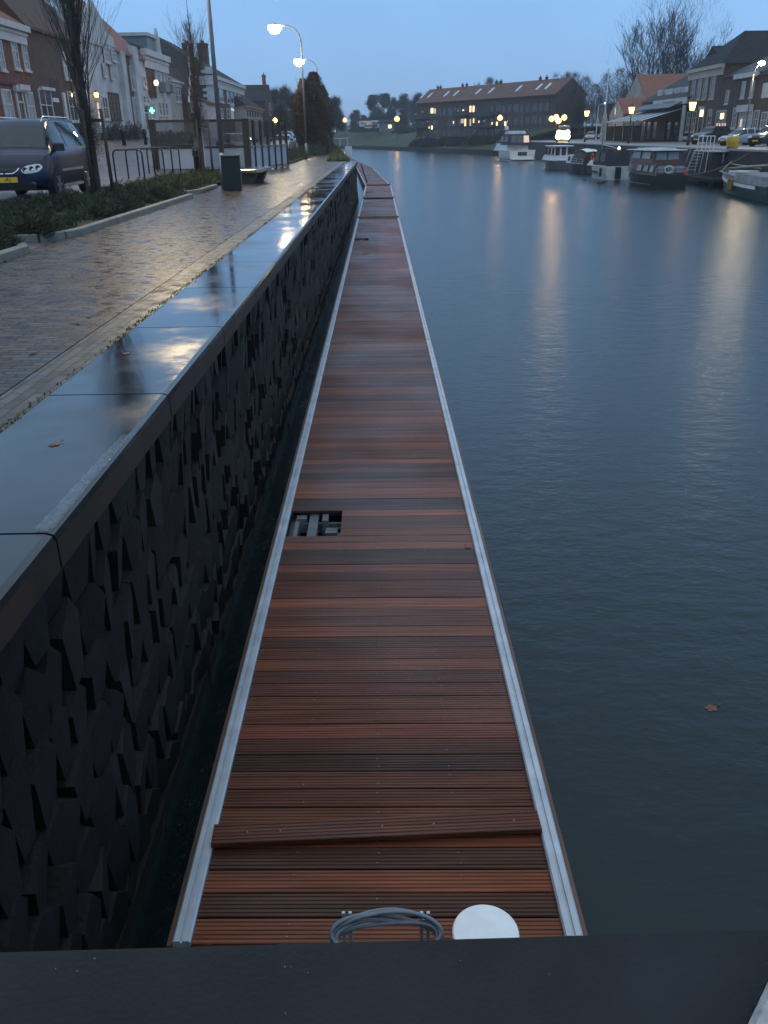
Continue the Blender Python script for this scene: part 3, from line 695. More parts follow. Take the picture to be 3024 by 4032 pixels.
# 4 white and brick pair under an orange red roof
s4 = FL.hit(584, 420)[0]; ze4 = FL.hit(515, 215)[1]; 
h, r_ = house('red_roof_house', 'white and brick house under an orange red roof with white pilasters', 'house', FL, s3+.02, s4, zb, ze4, 11, 'gable', ze4+5.2, stucco, tile_red, ROW)
a = FL.rect(503, 260, 523, 470); panel('brick_bay', FL, h, (a[0], a[1], zb, ze4-.2), brick_brown, -.03, .05)
for q in ((476, 207, 491, 470), (523, 190, 541, 470)): a = FL.rect(*q); panel('pilaster', FL, h, (a[0], a[1], zb, a[3]), stucco, -.05, .35)
for q in ((511, 262, 528, 354), (523, 384, 541, 494)): window(FL, h, FL.rect(*q), 0, 1, glassc, out=.06)
for q in ((562, 300, 573, 344), (563, 376, 573, 410), (578, 376, 585, 410)): window(FL, h, FL.rect(*q), 0, 1)
for q in ((546, 406, 562, 500),): window(FL, h, FL.rect(*q), 0, 0, glassc)
fdoor(FL, h, FL.rect(568, 418, 584, 510))
g = FG(FL)
for k in range(3): c = FL.pt(s3+1+k*3.4, ze4+5.3, -5.5); g.lathe([(.18, 0), (.16, .5), (.25, .55), (.05, .9)], c, 6)
q = g.build('ridge_pots', blackm, None); q.parent = r_; shift(q, h)
# 5 white stucco house with deep cornice and dormer
s5 = FL.hit(664, 330)[0]; ze5 = FL.hit(625, 214)[1]
h, r_ = house('stucco_house', 'white stucco house with deep cornice, brick panel, tall windows and roof dormer', 'house', FL, s4+.02, s5, zb, ze5, 10, 'hip', ze5+2.0, stucco, tile_dk, ROW, cornice=1.5)
panel('brick_panel', FL, h, FL.rect(577, 256, 611, 382), brick_dark, -.03, .04)
for q in ((616, 262, 626, 336), (633, 266, 641, 338), (647, 268, 655, 338)): window(FL, h, FL.rect(*q), 0, 2, glassd)
for q in ((626, 402, 634, 456), (639, 402, 647, 456), (652, 402, 660, 456)): window(FL, h, FL.rect(*q), 0, 1, glassd)
for q in ((587, 300, 593, 380), (599, 300, 605, 380)): window(FL, h, FL.rect(*q), 0, 2, glassd, brick_brown, out=.05)
for q in ((624, 326, 640, 362), (653, 334, 667, 366)): a = FL.rect(*q); panel('balcony', FL, h, a, mat('grey_balcony', (.16, .18, .20), .6), -.02, .7)
window(FL, h, FL.rect(592, 404, 610, 470), 1, 1, glassc)
a = FL.rect(580, 152, 622, 204, -1.5); g = FG(FL); g.fbox(a[0], a[1], a[2]-.5, a[3], -5, -1.5); q = g.build('dormer', mat('blue_lead', (.14, .18, .22), .5, 0, .2, 2), None); q.parent = r_; shift(q, h)
g = FG(FL); a2 = FL.rect(612, 150, 632, 204, -1.3); g.fprism([(a[1]-1.6, a[2]-.5), (a[1]+.4, a[2]-.5), (a[1]-.1, a[2]+1.2), (a[1]-.3, a[3]+.2), (a[1]-1.0, a[3]+1.0), (a[1]-1.4, a[3]+.2)], -1.5, -1.25); q = g.build('dormer_gable', stucco, None); q.parent = r_; shift(q, h)
g = FG(FL); g.fbox(a[0]-.2, a[1]+.2, a[3]+.003, a[3]+.3, -5.1, -1.3); q = g.build('dormer_cap', trim, None); q.parent = r_; shift(q, h)
# 6 low house with reddish hip roof
s6 = FL.hit(716, 400)[0]; ze6 = FL.hit(706, 324)[1]
h, r_ = house('low_house', 'low pale house with a small reddish roof between the stucco house and the dark gable', 'house', FL, s5+.02, s6, zb, ze6, 8, 'hip', ze6+2.2, stucco_w, tile_red, ROW, cornice=.5)
for q in ((690, 350, 699, 400), (703, 352, 710, 400)): window(FL, h, FL.rect(*q), 0, 1)
# 7 dark roofed gable house
FD = Fac((-20.4, 0), (0, 1), (1, 0)); s7 = FD.hit(772, 400)[0]; ze7 = FD.hit(745, 392)[1]; zr7 = FD.hit(745, 272)[1]
h, r_ = house('gable_house', 'narrow house with a steep near black roof and white bargeboard', 'house', FD, s6+.02, s7, zb, ze7, 10, 'perp', zr7, brick_brown, mat('black_tiles', (.02, .021, .025), .5, 0, .3, 2), ROW, over=.2)
sm = (s6+s7)/2; g = FG(FD); g.fprism([(s6+.02, ze7-.3), (sm, zr7+.1), (s7, ze7-.3), (s7-.25, ze7-.3), (sm, zr7-.35), (s6+.3, ze7-.3)], .06, .2); g.build('bargeboard', white, h, world=True)
g = FG(FD); g.fprism([(sm-.25, zr7), (sm+.25, zr7), (sm, zr7+2.2)], .05, .2); g.build('finial', white, h, world=True)
for q in ((751, 400, 758, 440),): window(FD, h, FD.rect(*q), 0, 1)
window(FD, h, (sm-.6, sm+.6, zb+4.2, zb+5.8), 1, 1)
# 8 large bank-like house
FB = Fac((-20.6, 0), (0, 1), (1, 0)); sa, sb = FB.hit(846, 400)[0], FB.hit(961, 400)[0]; ze8 = FB.hit(900, 318)[1]
h, r_ = house('brick_mansion', 'large brick house with slate hip roof, white cornice and quoins, two chimneys', 'house', FB, sa, sb, zb, ze8, 17, 'hip', ze8+5.2, brick_dark, tile_dk, ROW, cornice=1.3)
g = FG(FB); g.fbox(sa-.3, sa-.003, ze8-1.1, ze8-.1, -17, .2); g.build('side_cornice', trim, h, world=True)
g = FG(FB)
for k in range(14): z0 = zb+3.2+k*.34; g.fbox(sa-.06, sa+(1.7 if k % 2 else 1.2), z0, z0+.33, -(.9 if k % 2 else 1.4), .06)
g.build('quoins', trim, h, world=True)
for x0, x1 in ((862, 878), (892, 902), (907, 917), (922, 931), (937, 944), (948, 953)): window(FB, h, FB.rect(x0, 338+(x0-862)*.12, x1, 402+(x0-862)*.12), 0, 2, glassd)
for x0, x1 in ((870, 878), (893, 903), (924, 932), (938, 945), (949, 954)): window(FB, h, FB.rect(x0, 428, x1, 468), 0, 1, glassd)
fdoor(FB, h, FB.rect(907, 420, 919, 472), leaf_=white)
a = FB.rect(908, 428, 918, 437); panel('lit_transom', FB, h, a, emat('pale_green_light', (.5, 1, .7), .5), .1, .14)
g = FG(FB); g.fbox(sb+.05, sb+.35, zb, ze8-1, -.3, .1); g.build('downpipe', trim, h, world=True)
for px, off in ((740, -10), (800, -7)):
    s, z = FB.hit(px, 205, off)
    chimney(FB, h, r_, s, off, z-3.5, z+1.0, 2.0, brick_dark, 3)
s, z = FB.hit(693, 262, -9)
g = FG(FB); g.fbox(s-1.6, s+1.6, z-1, z+.8, -12, -9); q = g.build('dormer', trim, None); q.parent = r_; shift(q, h)
# white outbuilding beside it
FW = Fac((-20.2, 0), (0, 1), (1, 0)); a = FW.rect(800, 405, 840, 470)
h, r_ = house('pale_outbuilding', 'low pale pink outbuilding at the near corner of the brick mansion', 'house', FW, sa-8, sa-.7, zb, zb+3.6, 8, 'gable', zb+5.0, wallmat('pink_stucco', (.42, .36, .38)), tile_br, ROW)
# 9, 10 beyond
F9 = Fac((-19, 0), (0, 1), (1, 0)); sa, sb = F9.hit(966, 440)[0], F9.hit(1032, 440)[0]; ze9 = F9.hit(1000, 424)[1]
h, r_ = house('orange_roof_house', 'low house with blue grey roof, orange hip edge and a wide row of windows', 'house', F9, sa, sb, 3.9, ze9, 8, 'hip', ze9+3.2, stucco_w, tile_dk, ROW, cornice=.5, cm_=mat('orange_trim', (.42, .22, .13), .7))
for k in range(5): x0 = 970+k*10; window(F9, h, F9.rect(x0, 430, x0+8, 464), 0, 0, glassd, sand)
for k in range(2): x0 = 1020+k*6; window(F9, h, F9.rect(x0, 434, x0+5, 464), 0, 0, glassd, sand)
sa, sb = FL.hit(1046, 420)[0], FL.hit(1078, 420)[0]; ze10 = FL.hit(1060, 404)[1]; zr10 = FL.hit(1060, 338)[1]
h, r_ = house('slate_gable_house', 'farthest house of the left row, slate roof, gable front and red chimney', 'house', FL, sa, sb, 4, ze10, 16, 'perp', zr10, brick_dark, tile_dk, ROW)
window(FL, h, FL.rect(1060, 408, 1066, 452), 0, 1); chimney(FL, h, r_, (sa+sb)/2, -.8, zr10-.5, zr10+1.6, .9, mat('red_chimney', (.3, .06, .03), .8), 1)
# street lanterns fixed on facades, lit cross sign
def wall_lamp(label, p, c, w, r=.13):
    t = thing('wall_lantern', label, 'lantern', p, 0, 'lit lanterns on the house fronts')
    g = G(); g.lathe([(r*.7, -r), (r, 0), (r*.7, r), (.02, r*1.1)], (0, 0, 0), 10); g.build('lamp_glass', c, t, smooth=True)
    g = G(); g.bar((-.75, 0, .1), (-.1, 0, .12), .04); g.lathe([(.16, .145), (.02, .3)], (0, 0, 0), 8); g.build('arm', blackm, t)
    point_light('lantern_light', (.35, 0, 0), (1, .55, .2), w, .1, t)
wall_lamp('amber lantern on the white gable house beside the bare tree', FL.pt(*FL.hit(379, 373, .7), .7), lampo, 25, .17)
wall_lamp('pinkish lantern on the white stucco house with the brick panel', FL.pt(*FL.hit(614.5, 326, .7), .7), emat('pink_lamp', (1, .55, .35), 9), 10, .2)
p = FL.pt(*FL.hit(598, 436, .8), .8)
cs = thing('cross_sign', 'green lit cross sign on the white stucco house', 'sign', p)
g = G(); g.box(-.22, .22, -.06, .06, -.08, .08); g.box(-.08, .08, -.055, .055, -.24, -.081); g.box(-.08, .08, -.055, .055, .081, .26); g.build('cross', emat('green_neon', (.12, 1, .4), 3.2), cs)
g = G(); g.box(-.9, -.221, -.03, .03, -.03, .03); g.build('bracket', blackm, cs)

# ------------------------------------------------------------------ apartment block behind the far bank
pl, pr_ = hy(1640, 520, 252), hy(2183, 520, 206)
u = Vector((pr_.x-pl.x, pr_.y-pl.y, 0)); FA = Fac((pl.x, pl.y), (u.x, u.y), (u.y, -u.x) if u.y*pl.x-u.x*pl.y < 0 else (-u.y, u.x))
if FA.n.dot(Vector((pl.x, pl.y, 0))) > 0: FA.n = -FA.n
LA = u.length; zeA = 12.0; zbA = 4.6
h, r_ = house('apartment_block', 'long brick apartment block with red tiled roof and warm lit windows beyond the canal end', 'apartment block', FA, 0, LA, zbA, zeA, 9, 'gable', 15.1, wallmat('block_brick', (.085, .058, .048)), mat('block_roof', (.135, .058, .040), .7, 0, .3, .8, .4, 6), over=.5)
rs = FA.hit(2150, 480)[0]
def sA(px): return FA.hit(px, 470)[0]
k = 0
zrows = [(3.6, 5.0), (5.9, 7.5), (8.5, 10.2)]
for c in range(24):
    s = 1.4+c*(LA-2.6)/24.
    for z0, z1 in zrows:
        if random.random() < .14 and s < LA*.6: continue
        window(FA, h, (s, s+(1.1 if c % 3 else 1.7), z0, z1), 0 if c % 3 else 1, 1 if s > LA*.6 else 0, glassd if random.random() < .7 else mat('greyed_glass', (.10, .11, .11), .4), mat('dull_frame', (.17, .17, .165), .7) if s > LA*.62 else mat('grey_frame', (.2, .19, .18), .7), .07, sill=False)
for x0, y0, x1, y1, m_ in ((1696, 425, 1707, 447, lit), (1708, 426, 1718, 447, lit2), (1849, 416, 1857, 442, lit), (1861, 416, 1869, 442, lit), (1814, 467, 1828, 486, lit2), (1829, 467, 1836, 497, lit), (1849, 468, 1856, 496, lit2), (1862, 466, 1868, 496, lit)):
    window(FA, h, FA.rect(x0, y0, x1, y1, .1), 0, 0, m_, mat('grey_frame', (.2, .19, .18), .7), .05, name='lit_window', sill=False, out=.1)
for x, y, r0 in ((1786, 445, .32), (1803, 443, .42), (1824, 438, .42), (1786, 482, .32), (1668, 493, .3), (1690, 502, .3), (1701, 502, .5), (1638, 450, .22), (1664, 440, .2), (1684, 479, .22), (1886, 480, .3), (1891, 489, .3), (1899, 491, .42), (1906, 476, .22), (1919, 489, .22), (1932, 490, .28), (1938, 486, .3), (1957, 487, .45), (1990, 487, .5), (1998, 478, .25), (1880, 487, .22), (1912, 490, .2)):
    s, z = FA.hit(x, y, .12); window(FA, h, (s-r0*.8, s+r0*.8, z-r0, z+r0), 0, 0, lit if r0 > .28 else lit2, mat('grey_frame', (.2, .19, .18), .7), .04, name='lit_window', sill=False, out=.12)
for x0, x1, y in ((1800, 1845, 450), (1880, 1950, 496), (1885, 1950, 452), (1640, 1690, 462), (1640, 1690, 496)):
    a = FA.rect(x0, y-5, x1, y+5); g = FG(FA); g.fbox(a[0], a[1], a[2]-.1, a[2]+.12, -.02, 1.5); g.fbox(a[0], a[1], a[2]+.12, a[2]+1.05, 1.42, 1.5); g.build('balcony', mat('dark_balcony', (.05, .055, .055), .6), h, world=True)
kk = (15.1-zeA)/4.5
for x, y in ((1665, 395), (1693, 392), (1758, 388), (1796, 384), (1883, 378), (1934, 375), (2042, 368), (2122, 363), (2157, 361)):
    o_ = 2.2; s = FA.hit(x, y, -o_)[0]; g = FG(FA)
    g.prism([FA.pt(s-.42, zeA+kk*o+.24, -o) for o in (o_-.85, o_+.85)]+[FA.pt(s-.42, zeA+kk*o+.12, -o) for o in (o_+.85, o_-.85)], (0, 0, 0), FA.u*.85)
    q = g.build('roof_window', mat('pale_roof_glass', (.55, .62, .7), .1, 0, .1), None); q.parent = r_; shift(q, h)
for x in (1724, 1735, 1822, 1838, 1954, 1972, 2126, 2151):
    s = FA.hit(x, 340, -4.5)[0]; chimney(FA, h, r_, s, -4.5, 14.6, 15.6, .55, brick_dark, 1)

# ------------------------------------------------------------------ right quay: wall, houses, cafe
g = G(); g.box(27.2, 28.0, -40, 178.5, -3, 2.52)
qr = thing('quay_wall', 'right quay wall of near black brick with a pale coping, boats moored along it', 'quay wall', (27.6, 90, 0))
g.build('wall', mat('tarred_brick', (.030, .024, .022), .7, 0, .5, 1.2, .4, 10), qr, world=True)
g = G()
for k in range(55): g.bbox(27.12, 28.2, -40+k*4+.01, -36+k*4-.01, 2.524, 2.67, .02)
g.build('coping', mat('pale_coping', (.30, .30, .30), .5, 0, .2, 2), qr, world=True)
FR = Fac((38, 0), (0, 1), (-1, 0)); zq = 2.8
ROWR = 'houses behind the right quay'
sa, sb = FR.hit(2849, 260)[0], FR.hit(2716, 300)[0]; zeA_ = FR.hit(2790, 262)[1]; zrid = hx(2920, 121, 38+.5).z
h, r_ = house('brick_townhouse', 'brown brick town house with a huge dark hip roof, sand cornice and dormer', 'house', FR, sa, sb, zq, zeA_, 34, 'hipx', hy(2920, 121, (sa+sb)/2).z, brick_brown, tile_dk, ROWR, cornice=1.1, cm_=sand)
for q in ((2723, 311, 2738, 393), (2746, 308, 2762, 393), (2769, 304, 2786, 391), (2798, 299, 2816, 389)): window(FR, h, FR.rect(*q), 1, 2, glassd, sand)
for q in ((2704, 440, 2718, 520), (2725, 437, 2740, 520), (2785, 430, 2802, 512)): window(FR, h, FR.rect(*q), 1, 2, glassd, sand)
fdoor(FR, h, FR.rect(2751, 431, 2770, 532), fr=sand); panel('lit_transom', FR, h, FR.rect(2760, 432, 2773, 459), emat('pale_yellow_light', (1, .9, .5), 1.6), .1, .14)
a = FR.rect(2686, 415, 2696, 550); panel('white_pilaster', FR, h, (a[0], a[1], zq, a[3]), trim, -.02, .2)
for q in ((2691, 536, 2706, 550), (2728, 536, 2750, 551)): a = FR.rect(*q); panel('basement_panel', FR, h, a, trim, -.02, .1)
a = FR.rect(2782, 200, 2832, 250, -1.6); g = FG(FR); g.fbox(a[0], a[1], a[2]-.6, a[3]-.9, -5, -1.6); q = g.build('dormer', stucco_w, None); q.parent = r_; shift(q, h)
g = FG(FR); g.prism([FR.pt(a[0]-.3, a[3]-.9, 0), FR.pt(a[1]+.3, a[3]-.9, 0), FR.pt((a[0]+a[1])/2, a[3]+.5, 0)], FR.n*-5, FR.n*-1.4); q = g.build('dormer_roof', tile_dk, None); q.parent = r_; shift(q, h)
q = window(FR, h, (a[0]+.5, a[1]-.5, a[2], a[3]-1.1), 1, 0, glassc, trim, out=-1.6)
s2 = FR.hit(2993, 300)[0]; zeB = FR.hit(2950, 290)[1]
h, r_ = house('brick_shophouse', 'dark brick house with a pale cornice, white shop bay and one lit window', 'house', FR, s2, sa-.02, zq, zeB, 12, 'hip', zeB+3.0, brick_dark, mat('black_tiles', (.02, .021, .025), .5, 0, .3, 2), ROWR)
a = FR.rect(2903, 287, 2992, 306); panel('cornice', FR, h, a, trim, -.02, .4)
for q in ((2921, 320, 2935, 386), (2955, 316, 2969, 383)): window(FR, h, FR.rect(*q), 0, 1, glassc)
window(FR, h, FR.rect(2858, 356, 2871, 409), 0, 1, glassd)
window(FR, h, FR.rect(2820, 434, 2859, 504), 2, 0, glassd, sand, .12); panel('lit_pane', FR, h, FR.rect(2840, 446, 2850, 468), emat('amber_pane', (1, .65, .2), 5), .07, .1)
for x in (2823, 2833, 2845, 2855): panel('dim_lit_pane', FR, h, FR.rect(x, 485, x+5, 503), lit2, .07, .09)
for q in ((2885, 424, 2902, 505), (2969, 434, 2988, 505)): window(FR, h, FR.rect(*q), 1, 1, glassd)
window(FR, h, FR.rect(2910, 440, 2962, 506), 2, 1, glassc, trim, .2); panel('bay_head', FR, h, FR.rect(2914, 413, 2966, 440), trim, -.02, .4)
panel('lit_door_pane', FR, h, FR.rect(2917, 468, 2924, 500), lit2, .08, .1)
h, r_ = house('corner_shop', 'brick house cut by the right frame edge with a white panel and wide windows', 'house', FR, s2-9, s2-.02, zq, zeB-.3, 12, 'gable', zeB+3.5, brick_brown, tile_dk, ROWR)
panel('white_panel', FR, h, FR.rect(3007, 326, 3040, 385), trim, -.02, .15); window(FR, h, FR.rect(2998, 440, 3022, 506), 1, 1, glassd)
# cafe with terrace awning
sa, sb = FR.hit(2712, 480)[0], FR.hit(2520, 480)[0]; zeK = FR.hit(2640, 392)[1]; 
zrK = 11.9
h, r_ = house('cafe', 'low cafe with dark roof, four white dormers and a white fascia board', 'cafe', FR, sa, sb, zq, zeK, 12, 'hip', zrK, brick_dark, mat('dark_cafe_roof', (.022, .019, .019), .75, 0, .3, 2), ROWR)
F6 = Fac((43.5, 0), (0, 1), (-1, 0)); h2, r2 = house('red_roof_barn', 'house with a broad orange red roof and pale gable edge rising behind the cafe', 'house', F6, 150, 163, zq, 9.0, 16, 'perp', hx(2508, 297, 43.5).z, stucco_w, tile_red, ROWR)
for x0, x1, y0, y1 in ((2588, 2608, 354, 388), (2618, 2646, 350, 386), (2656, 2676, 345, 384), (2682, 2712, 342, 380)):
    a = FR.rect(x0, y0, x1, y1, -.8); g = FG(FR); g.fbox(a[0], a[1], a[2]-.6, a[3], -4.5, -.8); o = g.build('dormer', stucco, None); o.parent = r_; shift(o, h)
panel('fascia_board', FR, h, FR.rect(2572, 390, 2702, 414, .3), trim, .1, .3)
panel('name_plate', FR, h, FR.rect(2612, 400, 2654, 412, .35), mat('green_plate', (.12, .16, .12), .6), .3, .36)
for x in (2525, 2546, 2570, 2596, 2625, 2652): window(FR, h, FR.rect(x, 478, x+16, 548), 0, 1, glassd, brick_dark)
panel('terrace_front', FR, h, FR.rect(2585, 476, 2620, 556), mat('black_terrace', (.012, .012, .014), .6), -.02, .08)
# awning: sloped striped cloth on a frame
aw = thing('awning', 'large slanting awning of grey and white stripes over the cafe terrace', 'awning', (35, (sa+sb)/2, zq), 0)
za_, zf = hx(2600, 434, 38).z, hx(2520, 474, 33.0).z
ys_a, ye_a = sa+2.5, sb-.5; nst = 11; aws = [mat('awning_white', (.50, .53, .57), .7), mat('awning_grey', (.03, .038, .05), .7)]
for k in range(nst):
    y0 = ys_a+(ye_a-ys_a)*k/nst; y1 = ys_a+(ye_a-ys_a)*(k+1)/nst; g = G(); 
    g.prism([(38, y0, za_), (33.0, y0, zf), (33.0, y0, zf-.03), (38, y0, za_-.03)], (0, .002, 0), (0, y1-y0-.002, 0)); g.build('cloth_stripe', aws[(k) % 2], aw, world=True)
g = G(); g.prism([(37.96, ys_a, za_+.9), (36.2, ys_a, za_+.15), (36.2, ys_a, za_+.08), (37.96, ys_a, za_+.83)], (0, 0, 0), (0, ye_a-ys_a-1.5, 0)); g.build('canopy', mat('blue_canopy', (.10, .13, .17), .6), aw, world=True)
g = G()
for k in range(5): y = ys_a+(ye_a-ys_a)*k/4; g.bar((33.15, y, zq-.1), (33.15, y, zf-.035), .12)
g.bar((33.15, ys_a, zf-.1), (33.15, ye_a, zf-.1), .1); g.build('frame', dark_steel, aw, world=True)
g = G(); 
for k in range(4):
    y = ys_a+(ye_a-ys_a)*(k+.08)/4; y1 = ys_a+(ye_a-ys_a)*(k+.92)/4
    g.box(33.13, 33.17, y, y1, zq, zq+1.9)
g.build('wind_screen', mat('terrace_screen', (.016, .015, .014), .95, spec=.08), aw, world=True)
# small white houses farther along the right quay
F5 = Fac((36.5, 0), (0, 1), (-1, 0))
for lb, x0, x1, y_e, y_r, wm2, rm2 in (('small white gable house with red roof left of the cafe', 2452, 2398, 452, 392, stucco_w, tile_red), ('narrow white gabled house farthest along the right quay', 2392, 2368, 470, 412, stucco_w, tile_dk)):
    sa, sb = F5.hit(x0, 480)[0], F5.hit(x1, 480)[0]; ze_ = F5.hit((x0+x1)/2, y_e)[1]; zr_ = F5.hit((x0+x1)/2, y_r)[1]
    h, r_ = house('white_cottage', lb, 'house', F5, sa, sb, zq, ze_, 12, 'perp', zr_, wm2, rm2, ROWR)
    sm = (sa+sb)/2; window(F5, h, (sm-.8, sm+.8, zq+.9, zq+2.4), 1, 1, glassd); window(F5, h, (sm-.5, sm+.5, zq+3.4, zq+4.7), 1, 0, glassd)
    if 'red' in lb: panel('lit_pane', F5, h, (sm+.2, sm+.7, zq+3.6, zq+4.5), lit2, .08, .1)
# ------------------------------------------------------------------ street lamps
def pole_lamp(label, p, hgt, arm, m_, watts, col, group, ax=-1, r=.17, lean=0.):
    t = thing('street_lamp', label, 'street lamp', p, 0, group)
    g = G(); g.tube([(0, 0, 0), (0, 0, 1.0)], [.10, .09], 10); g.tube([(0, 0, 1.0), (lean*.5, 0, hgt*.5), (lean, 0, hgt-1.0)], [.07, .06, .045], 10); g.build('pole', mat('grey_pole', (.20, .21, .22), .45, .4, .15, 4), t, smooth=True)
    g = G(); c = [(lean, 0, hgt-1.0)]
    for k in range(1, 8):
        a = math.pi/2*k/7; c.append((lean+ax*.95*(1-math.cos(a)), 0, hgt-1.0+.95*math.sin(a)))
    c.append((lean+ax*arm, 0, hgt-.02)); g.tube(c, .038, 8); g.build('arm', mat('grey_pole', (.20, .21, .22), .45, .4, .15, 4), t, smooth=True)
    g = G(); x = lean+ax*(arm+.2); g.lathe([(.12, .0), (.2, .04), (.18, .10), (.06, .15)], (x, 0, hgt-.03), 12); o = g.build('lamp_head', dark_steel, t, smooth=True)
    g = G(); g.lathe([(.02, -r*1.1), (r*.6, -r*.9), (r, -r*.35), (r*.9, 0), (.1, .02)], (x, 0, hgt-.035), 14); q = g.build('lamp_glass', m_, t, smooth=True)
    point_light('lamp_light', (x, 0, hgt-.55), col, watts, .14, t)
    return t
LQ = 'tall curved street lamps along the left quay'
wc = (1, .74, .38)
b_ = hy(876, 640, 27.2); pole_lamp('tall lamp pole behind the green bin, its head above the photo', (b_.x, 27.2, zg(b_.x)), 8.1, 1.5, lampw, 1400, wc, LQ, r=.3)
for k, (px, py, lb, mm, w, rr) in enumerate(((1078, 112, 'nearest lit curved street lamp, white glow left of its pole', lampw, 600, .46), (1175, 243, 'second lit curved street lamp, lower and beside the brown hedge trees', lampw, 500, .52), (1201, 329, 'third lit curved lamp, small amber glow above another', lampo, 150, .36), (1207, 371, 'fourth lit curved lamp, small amber glow below another', lampo, 150, .42))):
    p = gp(px, py, 10.45); pole_lamp(lb, (p.x+1.75, p.y, zg(p.x+1.75)), 10.5-zg(p.x+1.75)+.15, 1.5, mm, w, wc if k < 2 else (1, .6, .2), LQ, r=rr)
def lantern_lamp(label, p, hgt, watts, group, r=.20, m_=None):
    t = thing('lantern_post', label, 'street lamp', p, 0, group)
    g = G(); g.lathe([(.16, 0), (.15, .5), (.09, .6), (.07, .9), (.05, hgt-.5), (.07, hgt-.45), (.05, hgt-.3)], (0, 0, 0), 10); g.build('pole', blackm, t, smooth=True)
    g = G(); g.lathe([(r*.6, 0), (r, r*1.9)], (0, 0, hgt-.3), 6); g.build('lamp_glass', m_ or lampo, t)
    g = G(); g.lathe([(r*1.25, 0), (r*1.0, .10), (r*.35, .3), (.04, .34), (.02, .45)], (0, 0, hgt-.3+r*1.9), 6); g.build('lamp_cap', blackm, t)
    point_light('lamp_light', (0, 0, hgt-.1+r), (1, .60, .2), watts, .2, t)
    return t
RQ = 'lit lantern posts along the right quay'
lampr = emat('quay_lantern', (1, .50, .09), 9)
for px, py, top, lb, w in ((2707, 574, 425, 'lit lantern post in front of the brick town house, beside the white steps', 90), (2474, 563, 440, 'lit lantern post at the left end of the cafe awning', 18), (2302, 556, 452, 'lit lantern post left of the two parked cars on the right quay', 90)):
    p = gp(px, py, 2.64); 
    p = hx(px, py, 30.8); p.z = 2.64
    z1 = hy(px, top, p.y).z; lantern_lamp(lb, p, z1-2.64+.1, w, RQ, .36, lampr)
# four-headed post left of the headlights
p = gp(2186, 545, 2.64); p = hy(2186, 545, 158); p.z = 2.64
t = thing('cluster_lamp', 'post with four amber globes left of the bright headlights', 'street lamp', p)
g = G(); z1 = hy(2190, 470, p.y).z-2.64; g.tube([(0, 0, 0), (0, 0, z1)], [.1, .05], 8)
hd = []
for px, py in ((2172, 468), (2190, 462), (2200, 476), (2222, 463)):
    q = hy(px, py, p.y); hd.append((q.x-p.x, 0, q.z-2.64)); g.tube([(0, 0, z1-.4), (q.x-p.x, 0, q.z-2.64-.2)], .03, 6)
g.build('pole', dark_steel, t)
for a in hd:
    g = G(); g.lathe([(.1, -.45), (.42, -.2), (.46, .05), (.3, .36), (.04, .45)], a, 10); g.build('globe', lampo, t, smooth=True)
point_light('lamp_light', (0, -.5, z1-.3), (1, .6, .2), 400, .3, t)
# lamps on the far bank and by the block
def far_lamp(label, px, py, Y, zb_, r, w=120, m_=None):
    q = hy(px, py, Y); zb_ = hz(q.x, Y)-.1 if Y > 180 and 'bank' in label else zb_
    t = thing('far_lamp', label, 'street lamp', (q.x, Y, zb_), 0, 'small far street lamps')
    g = G(); hh = q.z-zb_; g.tube([(0, 0, 0), (0, 0, hh-r*.6)], .07, 6); g.build('pole', dark_steel, t)
    g = G(); g.lathe([(r*.5, -r*.8), (r, -r*.3), (r*.9, r*.3), (.05, r)], (0, 0, hh), 10); g.build('globe', m_ or lampo, t, smooth=True)
    point_light('lamp_light', (0, -r*1.5, hh-.3), (1, .58, .18), w, .3, t)
far_lamp('amber lamp above the far bank nearest the brown hedge trees', 1357, 473, 300, 4.5, .72)
far_lamp('amber lamp on the far bank beside the small lit shed', 1563, 468, 280, 4.9, .8)
far_lamp('amber lamp in front of the lit balconies of the apartment block', 1969, 464, 190, 4.6, .55)
far_lamp('yellow lamp showing over the glass terrace screen', 1083, 474, 118, 3.2, .3)
far_lamp('amber lamp between the headlights and the first quay lantern', 2223, 497, 175, 2.8, .2, 60)
# curved lamp at the right edge
q = hx(3000, 246, 34.5); bx = hy(2936, 500, q.y)
t = pole_lamp('lit curved street lamp before the dark hip roof at the right edge', (bx.x, q.y, 2.68), q.z-2.68+.1, (q.x-bx.x)-.2, lampw, 350, (1, .8, .5), 'lamps on the right quay', ax=1, r=.30)
p = hy(2345, 556, 140); t = thing('twin_lamp', 'slim unlit looking pole with one small white light left of the cottage', 'street lamp', (p.x, 140, 2.65))
hh = hy(2345, 418, 140).z-2.65; g = G(); g.tube([(0, 0, 0), (0, 0, hh)], [.09, .05], 8); g.tube([(0, 0, hh), (.5, 0, hh+.3), (.9, 0, hh+.4)], .03, 6); g.build('pole', galv, t)
g = G(); g.lathe([(.08, -.1), (.18, 0), (.05, .1)], (1.0, 0, hh+.4), 8); g.build('lamp_glass', emat('small_white', (1, .95, .8), 5), t)

